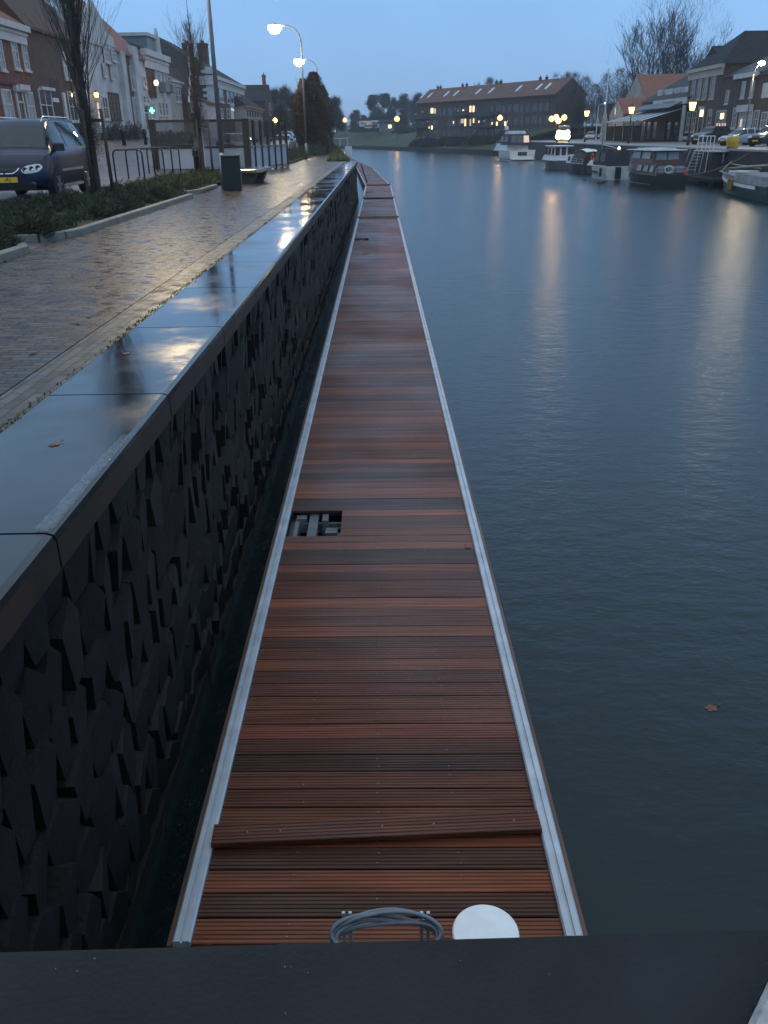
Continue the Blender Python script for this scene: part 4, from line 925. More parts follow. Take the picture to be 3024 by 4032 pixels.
# ------------------------------------------------------------------ cars
def spl(a, n):                                         # Catmull-Rom through rows of numbers
    out = []
    for i in range(len(a)-1):
        p0, p1, p2, p3 = a[max(i-1, 0)], a[i], a[i+1], a[min(i+2, len(a)-1)]
        for k in range(n):
            t = k/n; out.append([.5*(2*b+(c-a_)*t+(2*a_-5*b+4*c-d)*t*t+(3*b-a_-3*c+d)*t**3) for a_, b, c, d in zip(p0, p1, p2, p3)])
    out.append(list(a[-1])); return out
STY = {  # x fraction from front, half width, belt z, top z, half width of top
 'mpv': (4.62, 1.75, [(1, .62, .55, .60, .50), (.975, .80, .66, .70, .60), (.93, .87, .74, .82, .68), (.80, .90, .93, 1.00, .72), (.66, .905, 1.0, 1.08, .74), (.33, .905, 1.04, 1.58, .62), (.10, .905, 1.05, 1.73, .60), (-.5, .905, 1.06, 1.74, .60), (-.85, .89, 1.06, 1.66, .58), (-.96, .86, 1.0, 1.15, .68), (-1, .70, .6, .66, .55)]),
 'hatch': (4.0, 1.45, [(1, .62, .5, .54, .5), (.95, .80, .62, .68, .6), (.75, .85, .80, .86, .68), (.5, .86, .88, .95, .68), (.18, .86, .92, 1.38, .56), (-.1, .86, .93, 1.45, .54), (-.55, .86, .94, 1.40, .54), (-.88, .83, .95, 1.05, .62), (-1, .70, .55, .6, .5)]),
 'suv': (4.5, 1.68, [(1, .66, .62, .68, .55), (.95, .84, .80, .86, .66), (.75, .90, .98, 1.05, .72), (.5, .91, 1.04, 1.12, .72), (.22, .91, 1.07, 1.58, .60), (-.1, .91, 1.08, 1.68, .58), (-.7, .91, 1.08, 1.64, .58), (-.93, .88, 1.0, 1.2, .66), (-1, .74, .65, .7, .55)]),
 'van': (5.2, 2.35, [(1, .74, .7, .78, .6), (.96, .92, .95, 1.0, .7), (.80, .98, 1.15, 1.25, .8), (.66, .98, 1.25, 1.9, .78), (.5, .98, 1.28, 2.28, .80), (-.2, .98, 1.3, 2.35, .82), (-.9, .98, 1.3, 2.33, .82), (-.98, .95, 1.3, 2.1, .8), (-1, .90, .7, .8, .7)])}
def car(name, label, loc, rz, style, paint, group=None, sc=1., head=None, detail=False):
    L, H, st = STY[style]; t = thing(name, label, 'car' if style != 'van' else 'van', loc, rz, group); t.scale = (sc, sc, sc)
    st = spl([(a*L/2, w, b, c, d) for a, w, b, c, d in st], 5); nv = 9
    rows = []
    for x, w, zb_, zt, wr in st:
        base = .24+ .10*max(0, abs(x)-L*.44)/(L*.06)
        sec = spl([(0, base), (w*.86, base), (w*.97, base+.10), (w, base+(zb_-base)*.45), (w*.975, zb_-.01), (wr+(w-wr)*.12, zt-max(.03, (zt-zb_)*.14)), (wr*.80, zt-.012), (0, zt)], 3)
        rows.append([(x, y, z) for y, z in sec])
    NS = len(rows[0])
    g = G(); g.grid(rows); g.grid([[(x, -y, z) for x, y, z in r] for r in rows])
    for r in (rows[0], rows[-1]): g.add([(x, y, z) for x, y, z in r]+[(x, -y, z) for x, y, z in reversed(r)], [tuple(range(2*NS))])
    g.build('body', paint, t, smooth=True)
    xs_ = [r[0][0] for r in rows]
    def Sf(x, v):
        i = 0
        while i < len(xs_)-2 and x < xs_[i+1]: i += 1
        a = (xs_[i]-x)/(xs_[i]-xs_[i+1]); v = max(0, min(NS-1.001, v)); j = int(v); b_ = v-j
        P = lambda i, j: Vector(rows[i][j])
        return (P(i, j)*(1-a)+P(i+1, j)*a)*(1-b_)+(P(i, j+1)*(1-a)+P(i+1, j+1)*a)*b_
    def patch(fn, n_, m_, s=1, off=.006):
        out = []
        for a in range(n_+1):
            r = []
            for b_ in range(m_+1):
                x, v = fn(a/n_, b_/m_); p = Sf(x, v)
                d1 = Sf(x-.02, v)-Sf(x+.02, v); d2 = Sf(x, v+.1)-Sf(x, v-.1); nn = d1.cross(d2)
                nn = nn.normalized() if nn.length > 1e-9 else Vector((0, 0, 1))
                if nn.dot(p-Vector((0, 0, .7))) < 0: nn = -nn
                p = p+nn*off; r.append((p.x, p.y*s, p.z))
            out.append(r)
        return out
    vb, vt = 12.4, 15.1                                # belt and roof side along the section
    key = {'mpv': (.635, .36, .56, -.84), 'hatch': (.48, .2, .42, -.72), 'suv': (.48, .24, .42, -.80), 'van': (.78, .53, .68, .30)}[style]
    xa, xb, xs0, xs1 = [k*L/2 for k in key]
    g = G(); g.grid(patch(lambda a, b: (xa+(xb-xa)*a, 14.4+b*(NS-1-14.4)), 6, 8)); g.grid(patch(lambda a, b: (xa+(xb-xa)*a, 14.4+b*(NS-1-14.4)), 6, 8, -1)); g.build('windscreen', mat('car_glass', (.016, .026, .032), .015, 0, .3, 2, spec=.42), t, smooth=True, fix=False)
    if style != 'van':
        x2, x3 = -.86*L/2, -.955*L/2
        g = G()
        for s in (1, -1): g.grid(patch(lambda a, b: (x2+(x3-x2)*a, 15.0+b*(NS-1-15.0)), 4, 6, s))
        g.build('rear_window', mat('car_glass', (.016, .026, .032), .015, 0, .3, 2, spec=.42), t, smooth=True, fix=False)
    cuts = [xs0, xs0+(xs1-xs0)*.36, xs0+(xs1-xs0)*.70, xs1] if style != 'van' else [xs0, xs1]
    for s in (1, -1):
        for i in range(len(cuts)-1):
            c0, c1 = cuts[i]-(.03 if i else 0), cuts[i+1]+.03
            rk = .55 if i == 0 else .12
            g = G(); g.grid(patch(lambda a, b: (c0+(c1-c0)*a-rk*b*(1-a)*(.8 if style != 'van' else 1), vb+(vt-vb)*b), 6, 4, s, .008)); g.build('side_window', mat('car_glass', (.016, .026, .032), .015, 0, .3, 2, spec=.42), t, smooth=True, fix=False)
    wr = .33 if style in ('mpv', 'suv', 'van') else .29
    for fx in (.63, -.60):
        for s in (1, -1):
            x = fx*L/2; yw = st[0][1]*0+ [r for r in st if r[0] <= x][0][1]
            g = G(); M_ = Matrix.Translation((x, s*(yw-.10), wr)) @ Matrix.Rotation(R(-90)*s, 4, 'X'); g.M = M_
            g.lathe([(wr*.60, -.08), (wr*.93, -.10), (wr, -.07), (wr, .07), (wr*.93, .105), (wr*.62, .095)], (0, 0, 0), 20); w_ = g.build('wheel', rubber, t, smooth=False)
            g = G(); g.M = M_; g.lathe([(wr*.64, .06), (wr*.64, .10), (wr*.56, .098), (.06, .085)], (0, 0, 0), 20)
            for k in range(6): a = k*math.pi/3; g.bar((.03*math.cos(a), .03*math.sin(a), .105), (wr*.6*math.cos(a), wr*.6*math.sin(a), .108), .06, .02)
            q = g.build('rim', mat('alloy_rim', (.30, .31, .33), .35, .7, .15, 8), None); q.parent = w_
            g = G(); g.M = Matrix.Translation((x, s*(yw-.062), wr)) @ Matrix.Rotation(R(-90)*s, 4, 'X'); g.lathe([(wr+.075, -.02), (wr+.075, .062)], (0, 0, 0), 24); q = g.build('wheel_arch', mat('arch_black', (.008, .008, .009), .9), t)
    def fx(y, z):
        prev = None
        for r in rows:
            lat = -1
            for (a, b_) in zip(r, r[1:]):
                if min(a[2], b_[2]) <= z <= max(a[2], b_[2]) and abs(a[2]-b_[2]) > 1e-6:
                    lat = max(lat, a[1]+(b_[1]-a[1])*(z-a[2])/(b_[2]-a[2]))
            if lat >= y:
                if prev is None or prev[1] < 0: return r[0][0]
                return r[0][0]+(prev[0]-r[0][0])*min(1, (lat-y)/max(1e-6, lat-prev[1]))
            prev = (r[0][0], lat)
        return rows[-1][0][0]
    hm = head or mat('headlamp_glass', (.45, .48, .50), .12, .3, .25, 14, spec=.9)
    for s in (1, -1):
        hv0, hv1 = (9.2, 12.2); h0, h1 = L/2*.975, L/2*.885
        zl = {'mpv': .66, 'hatch': .60, 'suv': .76, 'van': .86}[style]; yo = .80 if style != 'hatch' else .74
        gr = []
        for i in range(9):
            a = i/8; y = .36+(yo-.36)*a; c_ = zl+.06*a; hh = .085*(1-(2*a-1)**4*.75)+.0
            gr.append([(fx(y, c_+hh*j/3)+.016+.012*(1-(j/3)**2), s*y, c_+hh*j/3) for j in range(-3, 4)])
        g = G(); g.grid(gr); hl = g.build('headlight', hm, t, smooth=True, fix=False)
        if detail:
            for aa in (.18, .5, .8):
                y = .36+(yo-.36)*aa; z = zl+.06*aa; x = fx(y, z)
                g = G(); g.M = Matrix.Translation((x+.026, s*y, z)) @ Matrix.Rotation(R(90), 4, 'Y') @ Matrix.Rotation(s*R(-35), 4, 'X'); g.lathe([(.058, 0), (.05, .012), (.01, .004)], (0, 0, 0), 14); q = g.build('bulb_reflector', mat('grey_reflector', (.12, .13, .14), .2, .6), None); q.parent = hl
        if not head:
            g = G(); g.grid(patch(lambda a, b: (-L/2*.955-(L/2*.03)*a, 9.5+2.8*b), 3, 4, s, .012)); g.build('tail_light', mat('tail_red', (.25, .01, .008), .2), t, smooth=True, fix=False)
    zt_ = {'mpv': 1.05, 'hatch': .93, 'suv': 1.1, 'van': 1.35}[style]
    for s in (1, -1):
        g = G(); x = xs0-.05; g.bbox(x-.09, x+.07, s*.97-.11, s*.97+.11, zt_-.02, zt_+.15, .03); g.build('mirror', blackm, t)
    g = G(); g.bbox(L/2-.06, L/2+.03, -.62, .62, .26, .40, .02); g.build('bumper_insert', mat('arch_black', (.008, .008, .009), .9), t)
    g = G(); g.grid(patch(lambda a, b: (L/2*.99-(L/2*.02)*a, NS-1-3.4*b-.0), 3, 4, 1, .012)); g.grid(patch(lambda a, b: (L/2*.99-(L/2*.02)*a, NS-1-3.4*b), 3, 4, -1, .012)); g.build('grille', blackm, t, fix=False)
    g = G(); g.box(L/2-.01, L/2+.045, -.26, .26, .42, .53); pl_ = g.build('number_plate', mat('yellow_plate', (.75, .45, .03), .5, 0, .05), t)
    return t, pl_, fx, Sf, NS
navy = mat('navy_paint', (.005, .011, .038), .26, 0, .25, 30, spec=.3, coat=.08)
P0 = gp(236, 786, 2.70)
# front right wheel sits at P0; the car faces the camera
rzv = R(-90)+R(5); scv = 1.0
L = 4.62; fw = Vector((.63*L/2, .86, 0))*scv; fwv = Matrix.Rotation(rzv, 3, 'Z') @ fw
c = Vector((P0.x, P0.y, zg(P0.x)))-fwv; c.z = 2.70
vt_, plate, fx, Sf, NS = car('parked_car', 'dark blue people carrier parked at the left edge behind the juniper bed', c, rzv, 'mpv', navy, None, scv, detail=True)
fc = bpy.data.curves.new('plate_text', 'FONT'); fc.body = 'XX-RJ'; fc.size = .12; fc.align_x = 'CENTER'; fc.align_y = 'CENTER'; fc.extrude = .001
fo = bpy.data.objects.new('plate_letters', fc); S.collection.objects.link(fo); fo.parent = plate; fo.location = (L/2+.047, 0, .475); fo.rotation_euler = (R(90), 0, R(90)); fc.materials.append(blackm)
fc.body = '   -RJ'
bpy.context.view_layer.update()
me_ = bpy.data.meshes.new_from_object(fo.evaluated_get(bpy.context.evaluated_depsgraph_get())); fm = bpy.data.objects.new('plate_letters', me_); S.collection.objects.link(fm); fm.parent = plate; fm.location = fo.location; fm.rotation_euler = fo.rotation_euler; bpy.data.objects.remove(fo)
g = G()
for s in (1, -1): g.tube([(fx(.02, .60)+.012, s*.02, .60), (fx(.18, .60)+.012, s*.18, .605), (fx(.26, .65)+.012, s*.26, .65), (fx(.31, .71)+.012, s*.31, .71)], .016, 6)
g.build('chrome_strip', chrome, vt_)
for s in (1, -1):
    g = G(); g.tube([(1.0, s*.60, 1.64), (.8, s*.60, 1.755), (-1.3, s*.60, 1.765), (-1.7, s*.6, 1.70)], .02, 6); g.build('roof_rail', chrome, vt_, smooth=True)
    g = G(); g.bar((1.0, s*.915, .62), (-1.0, s*.918, .62), .02, .05); g.build('side_strip', mat('grey_strip', (.25, .25, .26), .4), vt_)
    g = G(); g.bar((.95, s*.875, .27), (-.9, s*.875, .27), .05, .06); g.build('side_skirt', mat('grey_strip', (.25, .25, .26), .4), vt_)
    g = G(); g.lathe([(.05, 0), (.045, .02)], (0, 0, 0), 12); o = g.build('fog_lamp', mat('headlamp_glass', (.45, .48, .50), .12, .3, .25, 14), vt_); o.location = (L/2-.02, s*.58, .38); o.rotation_euler = (0, R(90), 0)
dk = mat('dark_car_paint', (.015, .017, .022), .2, .2, .2, 30, coat=.5); silver = mat('silver_car_paint', (.33, .36, .40), .25, .5, .1, 30, coat=.5); pale = mat('pale_car_paint', (.5, .55, .62), .25, .2, .1, 30, coat=.5)
PK = 'cars parked along the left street'
p = gp(1156, 596, 2.62); car('parked_car', 'pale silver car parked past the glass screen, half hidden by the hedge', (p.x-1.0, p.y, 2.6), R(-95), 'hatch', pale, PK, 1.1)
car('parked_car', 'dark car with bright windscreen behind the pale silver car', (p.x-2.0, p.y+12, 2.62), R(-90), 'suv', dk, PK, 1.15)
p = hy(980, 560, 58); car('parked_car', 'dark car seen through the tinted terrace glass', (p.x-1, 60, zg(p.x-1)), R(-60), 'hatch', dk, PK, 1.05)
RK = 'cars parked along the right quay'
p = gp(2975, 580, 2.64); car('parked_car', 'dark off road car cut by the right frame edge, beside the yellow bin', (p.x+2.4, p.y+2.5, 2.65), R(-150), 'suv', dk, RK)
p = hy(2905, 556, 82); car('parked_car', 'silver hatchback parked behind the yellow bin', (p.x+.7, 83, 2.66), R(-165), 'hatch', silver, RK)
p = hy(2815, 545, 92); car('parked_car', 'dark grey car parked in front of the brick town house door', (p.x, 93, 2.70), R(-150), 'suv', mat('grey_car_paint', (.06, .065, .07), .25, .4, .1, 30, coat=.5), RK)
p = gp(2325, 553, 2.64); car('parked_car', 'silver car beside a darker one, left of the white cottages', (p.x, p.y, 2.64), R(-110), 'hatch', silver, RK)
p = gp(2376, 551, 2.64); car('parked_car', 'dark car beside the silver one near the white cottages', (p.x, p.y, 2.64), R(-115), 'hatch', dk, RK)
p = gp(2230, 560, 2.64); hl_on = emat('headlight_and_glare', (1, .78, .30), 16)
t, pl_, *_r = car('delivery_van', 'pale van facing the water with both headlights blazing', (p.x, p.y+2.6, 2.64), R(-103), 'van', mat('pale_van_paint', (.6, .6, .58), .3, 0, .1), None, 1.0, head=hl_on)
for s in (1, -1):
    for yy, zz, rr, nm in ((.68, .80, .40, 'headlamp_glare'), (.66, 1.36, .34, 'glare_disc')):  # oversized glowing discs added to imitate headlight glare; upper pair are no real lamps
        g = G(); g.M = Matrix.Translation((2.60, s*yy, zz)) @ Matrix.Rotation(R(90), 4, 'Y'); g.lathe([(rr, -.2), (rr, .02), (rr*.8, .07), (.02, .10)], (0, 0, 0), 16); g.build(nm, hl_on, t)
    o = point_light('headlight', (3.0, s*.62, .9), (1, .84, .5), 130, .2, t)
g = G(); g.box(2.55, 2.66, -.34, .34, .55, 1.55); g.build('glare_fill', emat('van_glare', (1, .84, .5), 9), t)  # glowing slab added between the discs to fill out the glare
# far vehicles on the bank: caravans and a lit shed
CV = 'pale vans and caravans parked beyond the far bank'
for k, (px, py, w, hgt, lb) in enumerate(((1310, 505, 5.5, 2.4, 'pale caravan beside the brown hedge trees'), (1437, 492, 4.2, 1.8, 'small pale car on the far bank, first from the left'), (1462, 498, 5, 1.9, 'long pale vehicle on the far bank among the bushes'), (1484, 496, 4.5, 2.3, 'pale van on the far bank next to the lit shed'))):
    p = hy(px, py+6, 330); t = thing('caravan', lb, 'caravan', (p.x, 330, 5.2), 0, CV); z0 = max(.3, p.z-5.2)
    g = G(); g.bbox(-w/2, w/2, -1.1, 1.1, z0, z0+hgt, .25); g.build('body', offwhite, t)
    g = G(); g.box(-w*.35, w*.35, -1.14, -1.09, z0+hgt*.5, z0+hgt*.8); g.build('window', glassd, t)
    g = G()
    for x in (-w*.28, w*.28): g.M = Matrix.Translation((x, 0, .35)) @ Matrix.Rotation(R(90), 4, 'X'); g.lathe([(.35, -1), (.35, 1)], (0, 0, 0), 12)
    g.build('wheels', rubber, t)
p = hy(1523, 506, 320); t = thing('shed', 'grey shed with one lit square window on the far bank', 'shed', (p.x, 320, 5.2))
g = G(); g.box(-2.7, 2.7, 0, 4, .0, 2.9); g.build('wall', mat('grey_boards', (.16, .15, .16), .8, 0, .2, 1), t); g = G(); g.prism([(-2.9, -.3, 2.75), (-2.9, 2, 3.6), (-2.9, 4.3, 2.75), (-2.9, 4.3, 2.95), (-2.9, 2, 3.8), (-2.9, -.3, 2.95)], (0, 0, 0), (5.8, 0, 0)); g.build('roof', tile_dk, t)
q = hy(1535, 498, 320); g = G(); g.box(q.x-p.x-.55, q.x-p.x+.55, -.06, .05, q.z-5.2-.55, q.z-5.2+.55); g.build('lit_window', lit, t)

# ------------------------------------------------------------------ boats
def hull(L, B, fb, bow, dr=.5, tr=.85, fine=1.6):
    rows = []
    n_ = 16
    for i in range(n_+1):
        t = i/n_; x = -L/2+L*t                          # stern to bow
        w = B/2*(tr+(1-tr)*min(1, t/.35)) if t < .35 else B/2*max(.015, 1-((t-.35)/.65)**fine*1.0)
        zs_ = fb+(bow-fb)*max(0, (t-.3)/.7)**1.6; xr = x+(.10*L*((t-.7)/.3)**2 if t > .7 else 0)
        rows.append([(x*.97, 0, -dr), (x, w*.55, -dr*.75), (x+(xr-x)*.3, w*.86, -.02), (x+(xr-x)*.6, w*.95, zs_*.5), (xr, w, zs_)])
    return rows
def boat(name, label, p, rz, L, B, fb, bow, hm, band=None, boot=None, dk_=None, group='boats moored along the right quay', tr=.85, fine=1.6, cat='boat'):
    t = thing(name, label, cat, p, rz, group); rows = hull(L, B, fb, bow, tr=tr, fine=fine)
    g = G(); g.grid(rows); g.grid([[(x, -y, z) for x, y, z in r] for r in rows]); s = rows[0]
    g.add(s+[(x, -y, z) for x, y, z in reversed(s)], [tuple(range(2*len(s)))])
    g.build('hull', hm, t, smooth=False)
    g = G(); g.grid([[(r[-1][0], r[-1][1]-.02, r[-1][2]-.12), (r[-1][0], 0, r[-1][2]-.06), (r[-1][0], -r[-1][1]+.02, r[-1][2]-.12)] for r in rows]); g.build('deck', dk_ or offwhite, t, fix=False)
    for s_ in (1, -1):
        g = G(); g.tube([(r[-1][0], s_*(r[-1][1]+.01), r[-1][2]) for r in rows], .045, 6); g.build('gunwale', band or white, t)
        if boot:
            g = G(); g.grid([[(r[2][0], s_*(r[2][1]+.015), .10), (r[2][0]+(r[3][0]-r[2][0])*.35, s_*(r[2][1]+(r[3][1]-r[2][1])*.45+.02), .28)] for r in rows]); g.build('boot_stripe', boot, t, fix=False)
    return t, rows
def cabin(t, x0, x1, w, z0, z1, m_, slope0=.0, slope1=.4, name='cabin', taper=.9):
    g = G(); v = [(x0, w/2, z0), (x1, w/2*.9, z0), (x1-slope1, w/2*taper*.9, z1), (x0+slope0, w/2*taper, z1)]
    g.add([(x, y, z) for x, y, z in v]+[(x, -y, z) for x, y, z in v], [(0, 1, 2, 3), (7, 6, 5, 4), (0, 4, 5, 1), (1, 5, 6, 2), (2, 6, 7, 3), (3, 7, 4, 0)])
    return g.build(name, m_, t)
def sidewin(t, xs_, w, z0, z1, m_, y=None, skew=.1, name='window', fr=None):
    for x0, x1 in xs_:
        for s in (1, -1):
            g = G(); yy = s*(w/2+.015); yt = s*(w/2*.93+.02)
            g.prism([(x0, yy, z0), (x1, yy, z0), (x1-skew, yt, z1), (x0+skew*.3, yt, z1)], (0, -.02*s, 0), (0, .012*s, 0)); g.build(name, m_, t)
def rails(t, pts, hgt, r=.018, m_=None):
    g = G(); top = [Vector(p)+Vector((0, 0, hgt)) for p in pts]; g.tube(top, r, 6); g.tube([Vector(p)+Vector((0, 0, hgt*.5)) for p in pts], r*.7, 6)
    for a, b_ in zip(pts, top): g.tube([a, b_], r, 6)
    g.build('railing', m_ or galv, t)
up = R(90)
# big white cruiser seen from the stern
p = gp(2010, 634, 0); t, rows = boat('motor_cruiser', 'big white motor cruiser with dark canopy and radar dome, farthest moored boat', (p.x+.9, p.y+6, 0), up+R(9), 12, 4.6, 1.5, 2.2, white, boot=mat('navy_stripe', (.02, .03, .06), .4), tr=.93)
cabin(t, -3.2, 4.6, 3.7, 1.4, 2.5, white, 0, 1.6); cabin(t, -4.6, 1.0, 3.6, 2.3, 3.9, mat('canopy_dark', (.02, .022, .03), .6, 0, .3, 3), .3, .7, 'canopy'); cabin(t, -3.0, -.2, 2.9, 3.9, 4.35, offwhite, .2, .3, 'flybridge')
g = G()
for y0, y1, m_ in ((-1.5, -.62, lit2), (-.5, .5, None), (.62, 1.5, None)):
    g = G(); g.prism([(-4.55, y0, 2.65), (-4.55, y1, 2.65), (-4.40, y1*.95, 3.65), (-4.40, y0*.95, 3.65)], (-.03, 0, 0), (.02, 0, 0)); g.build('canopy_window', m_ or mat('plastic_window', (.14, .13, .13), .15), t)
g = G(); g.box(-6.05, -5.97, -.75, .75, .75, 1.3); g.build('transom_window', glassd, t)
g = G(); g.bbox(-6.9, -6.0, -1.9, 1.9, .15, .3, .05); g.build('swim_platform', offwhite, t)
g = G(); g.lathe([(.3, 0), (.34, .25), (.28, .5), (.05, .62)], (-1.2, 1.3, 4.5), 12); g.tube([(-1.2, 1.3, 4.2), (-1.2, 1.3, 4.5)], .08, 6); g.build('radar_dome', white, t)
for s in (1, -1): rails(t, [(0, s*2.2, 1.6), (2, s*2.0, 1.75), (4, s*1.3, 2.0), (5.6, s*.4, 2.2)], .7)
sidewin(t, [(-4, -2), (-1.6, .2)], 3.7, 2.75, 3.5, mat('plastic_window', (.14, .13, .13), .15))
# small cabin boats
brownw = mat('varnished_wood', (.10, .04, .02), .3, 0, .35, 3, stretch=(1, 6, 6)); dkh = mat('dark_hull', (.035, .033, .032), .45, 0, .3, 2); green = mat('green_hull', (.012, .05, .028), .4, 0, .25, 2); teak = mat('teak_cover', (.045, .022, .015), .7, 0, .3, 3)
p = gp(2250, 668, 0); t, rows = boat('cabin_boat', 'small white launch with three brown panels and grey hull below the headlights', (p.x-1.2, p.y+3.6, 0), up+R(8), 7, 2.7, 1.0, 1.45, mat('grey_hull', (.10, .10, .10), .5, 0, .3, 2), band=white)
cabin(t, -2.8, 2.2, 2.3, .95, 1.5, white, 0, .4, 'lower_cabin'); cabin(t, -2.6, 1.4, 2.1, 1.5, 2.5, white, .1, .8); sidewin(t, [(-2.2, -1.4), (-.9, -.1), (.3, .9)], 2.1, 1.6, 2.35, teak)
for y in (-.75, 0, .75): g = G(); g.box(-2.66, -2.58, y-.25, y+.25, 1.55, 2.4); g.build('door_panel', teak, t)
g = G(); g.bbox(-2.8, 1.0, -1.15, 1.15, 2.503, 2.6, .04); g.build('roof', white, t)
p = gp(2362, 682, 0); t, rows = boat('cabin_boat', 'white launch with wine brown tent canopy and dark hull, between two white boats', (p.x-1.3, p.y+3.5, 0), up+R(8), 7.0, 2.6, .95, 1.3, dkh, band=offwhite)
cabin(t, .4, 2.4, 2.0, .9, 1.75, white, .05, .5); sidewin(t, [(.9, 1.5)], 2.0, 1.15, 1.6, glassd)
g = G(); rows_ = []
for k in range(9):
    x = -3.3+k*.46; rows_.append([(x, y*1.05, .95+(1.15+.25*math.sin(math.pi*k/8))*(1-abs(y)**3.5)) for y in (-1, -.9, -.6, 0, .6, .9, 1)])
g.grid(rows_); g.grid([rows_[0][:], [(rows_[0][0][0], 0, .9)]*7]); g.build('tent_canopy', teak, t, smooth=True, fix=False)
g = G(); g.grid([[(-3.45+k*.48, y*.75, 2.13+.25*math.sin(math.pi*k/8)+.02-.1*abs(y)) for y in (-1, 0, 1)] for k in range(9)]); g.build('canopy_top', white, t, smooth=True, fix=False)
for s in (1, -1): rails(t, [(-3.5, s*1.15, .95), (-2, s*1.3, .95), (-.4, s*1.3, 1.0)], .45)
# white sailing cruiser with mast and dark canopy
p = gp(2474, 708, 0); t, rows = boat('sailing_boat', 'white sailing boat with tall lowered-boom mast and dark canopy', (p.x-1.4, p.y+3.1, 0), up+R(7), 6.2, 2.7, 1.15, 1.6, mat('cream_hull', (.52, .55, .53), .4, 0, .15, 2), band=white)
cabin(t, .2, 2.6, 2.0, 1.1, 1.75, white, 0, 1.2); cabin(t, -2.9, .9, 2.2, 1.1, 2.6, mat('canopy_dark', (.02, .022, .03), .6, 0, .3, 3), .1, .9, 'canopy'); sidewin(t, [(-2.6, -1.3), (-1.1, .0)], 2.2, 1.5, 2.3, mat('plastic_window', (.14, .13, .13), .15))
for s in (1, -1): g = G(); g.prism([(-1.6, s*1.41, .72), (1.6, s*1.42, .80), (1.6, s*1.43, .62), (-1.6, s*1.41, .55)], (0, -.03*s, 0), (0, .02*s, 0)); g.build('hull_stripe', mat('navy_stripe', (.02, .03, .06), .4), t)
mz = hy(2448, 271, p.y+5).z; mb = hy(2418, 575, p.y+5)
g = G(); g.tube([(1.0, .1, 1.5), (1.0, .1, mz)], [.075, .05], 8); g.tube([(1.0, .1, 2.9), (-2.4, .1, 2.65)], .05, 6); g.build('mast', mat('alloy_mast', (.45, .47, .50), .4, .3), t, smooth=True)
g = G(); g.lathe([(.1, -.1), (.12, 0), (.05, .1)], (-2.9, 0, 2.65), 8); g.build('stern_light', emat('stern_light', (1, .8, .45), 8), t)
g = G(); g.M = Matrix.Translation((.5, 1.16, 1.9)) @ Matrix.Rotation(R(90), 4, 'X')
for k in range(12): a, b_ = k*math.pi/6, (k+1)*math.pi/6; g.tube([(.26*math.cos(a), .26*math.sin(a), 0), (.26*math.cos(b_), .26*math.sin(b_), 0)], .07, 6)
g.build('life_ring', mat('orange_ring', (.55, .10, .03), .6), t)
g = G(); g.bbox(-3.35, -3.05, -.25, .25, .1, 1.1, .06); g.build('outboard_motor', blackm, t)
for x in (-2.8, 1.2): g = G(); g.tube([(x, 1.5, 1.0), (x, 1.5, .3)], .12, 8); g.build('fender', rubber, t)
# wooden saloon boat
p = gp(2714, 738, 0); t, rows = boat('saloon_boat', 'old wooden saloon boat with varnished cabin and dark hull beside the white steps', (p.x-1.7, p.y+4.2, 0), up+R(4), 8.4, 3.0, 1.05, 1.6, mat('black_hull', (.016, .014, .013), .5, 0, .3, 2), band=mat('rubbing_strake', (.12, .11, .09), .6), dk_=dkh, fine=2.6)
cabin(t, -3.7, 1.8, 2.5, 1.0, 2.0, brownw, .05, .2, 'lower_cabin'); cabin(t, -2.8, 2.4, 2.4, 2.0, 3.05, brownw, .1, .5, 'wheelhouse'); sidewin(t, [(-3.4, -2.6), (-2.2, -1.2), (-.8, .2)], 2.5, 1.3, 1.8, glassc); sidewin(t, [(-2.4, -.5), (-.2, 1.6)], 2.4, 2.35, 2.9, glassc)
for y in (-.9, .05): g = G(); g.prism([(-2.76, y, 2.3), (-2.76, y+.82, 2.3), (-2.70, y+.80, 2.92), (-2.70, y+.02, 2.92)], (-.05, 0, 0), (.03, 0, 0)); g.build('wheelhouse_window', glassc, t)
for y in (-1.05, -.35, .4): g = G(); g.box(-3.73, -3.66, y, y+.6, 1.2, 1.8); g.build('cabin_window', glassc, t)
g = G(); g.bbox(-3.2, 2.6, -1.4, 1.4, 3.053, 3.13, .03); g.bbox(-1.9, 1.3, -1.0, 1.0, 3.133, 3.25, .03); g.build('roof', offwhite, t)
cabin(t, 1.8, 3.4, 2.0, 1.1, 2.6, mat('grey_tarp', (.22, .23, .24), .8, 0, .3, 2), 0, .5, 'fore_tarp')
g = G(); g.M = Matrix.Translation((-3.82, .2, 1.5)) @ Matrix.Rotation(R(90), 4, 'Y')
for k in range(12): a, b_ = k*math.pi/6, (k+1)*math.pi/6; g.tube([(.3*math.cos(a), .3*math.sin(a), 0), (.3*math.cos(b_), .3*math.sin(b_), 0)], .07, 6)
g.build('life_ring', offwhite, t)
g = G(); g.lathe([(.12, 0), (.15, .3), (.06, .55)], (-4.0, -1.1, 1.0), 8); g.build('orange_buoy', mat('orange_ring', (.55, .10, .03), .6), t)
for s in (1, -1): g = G(); g.tube([(r[2][0], s*(r[2][1]+.06), .22) for r in rows[2:13]], .05, 6); g.build('rubbing_band', mat('rubbing_strake', (.12, .11, .09), .6), t)
rails(t, [(-4.0, 1.25, 1.05), (-4.1, 0, 1.05), (-4.0, -1.25, 1.05)], .6); t.scale = (1, 1, .85)
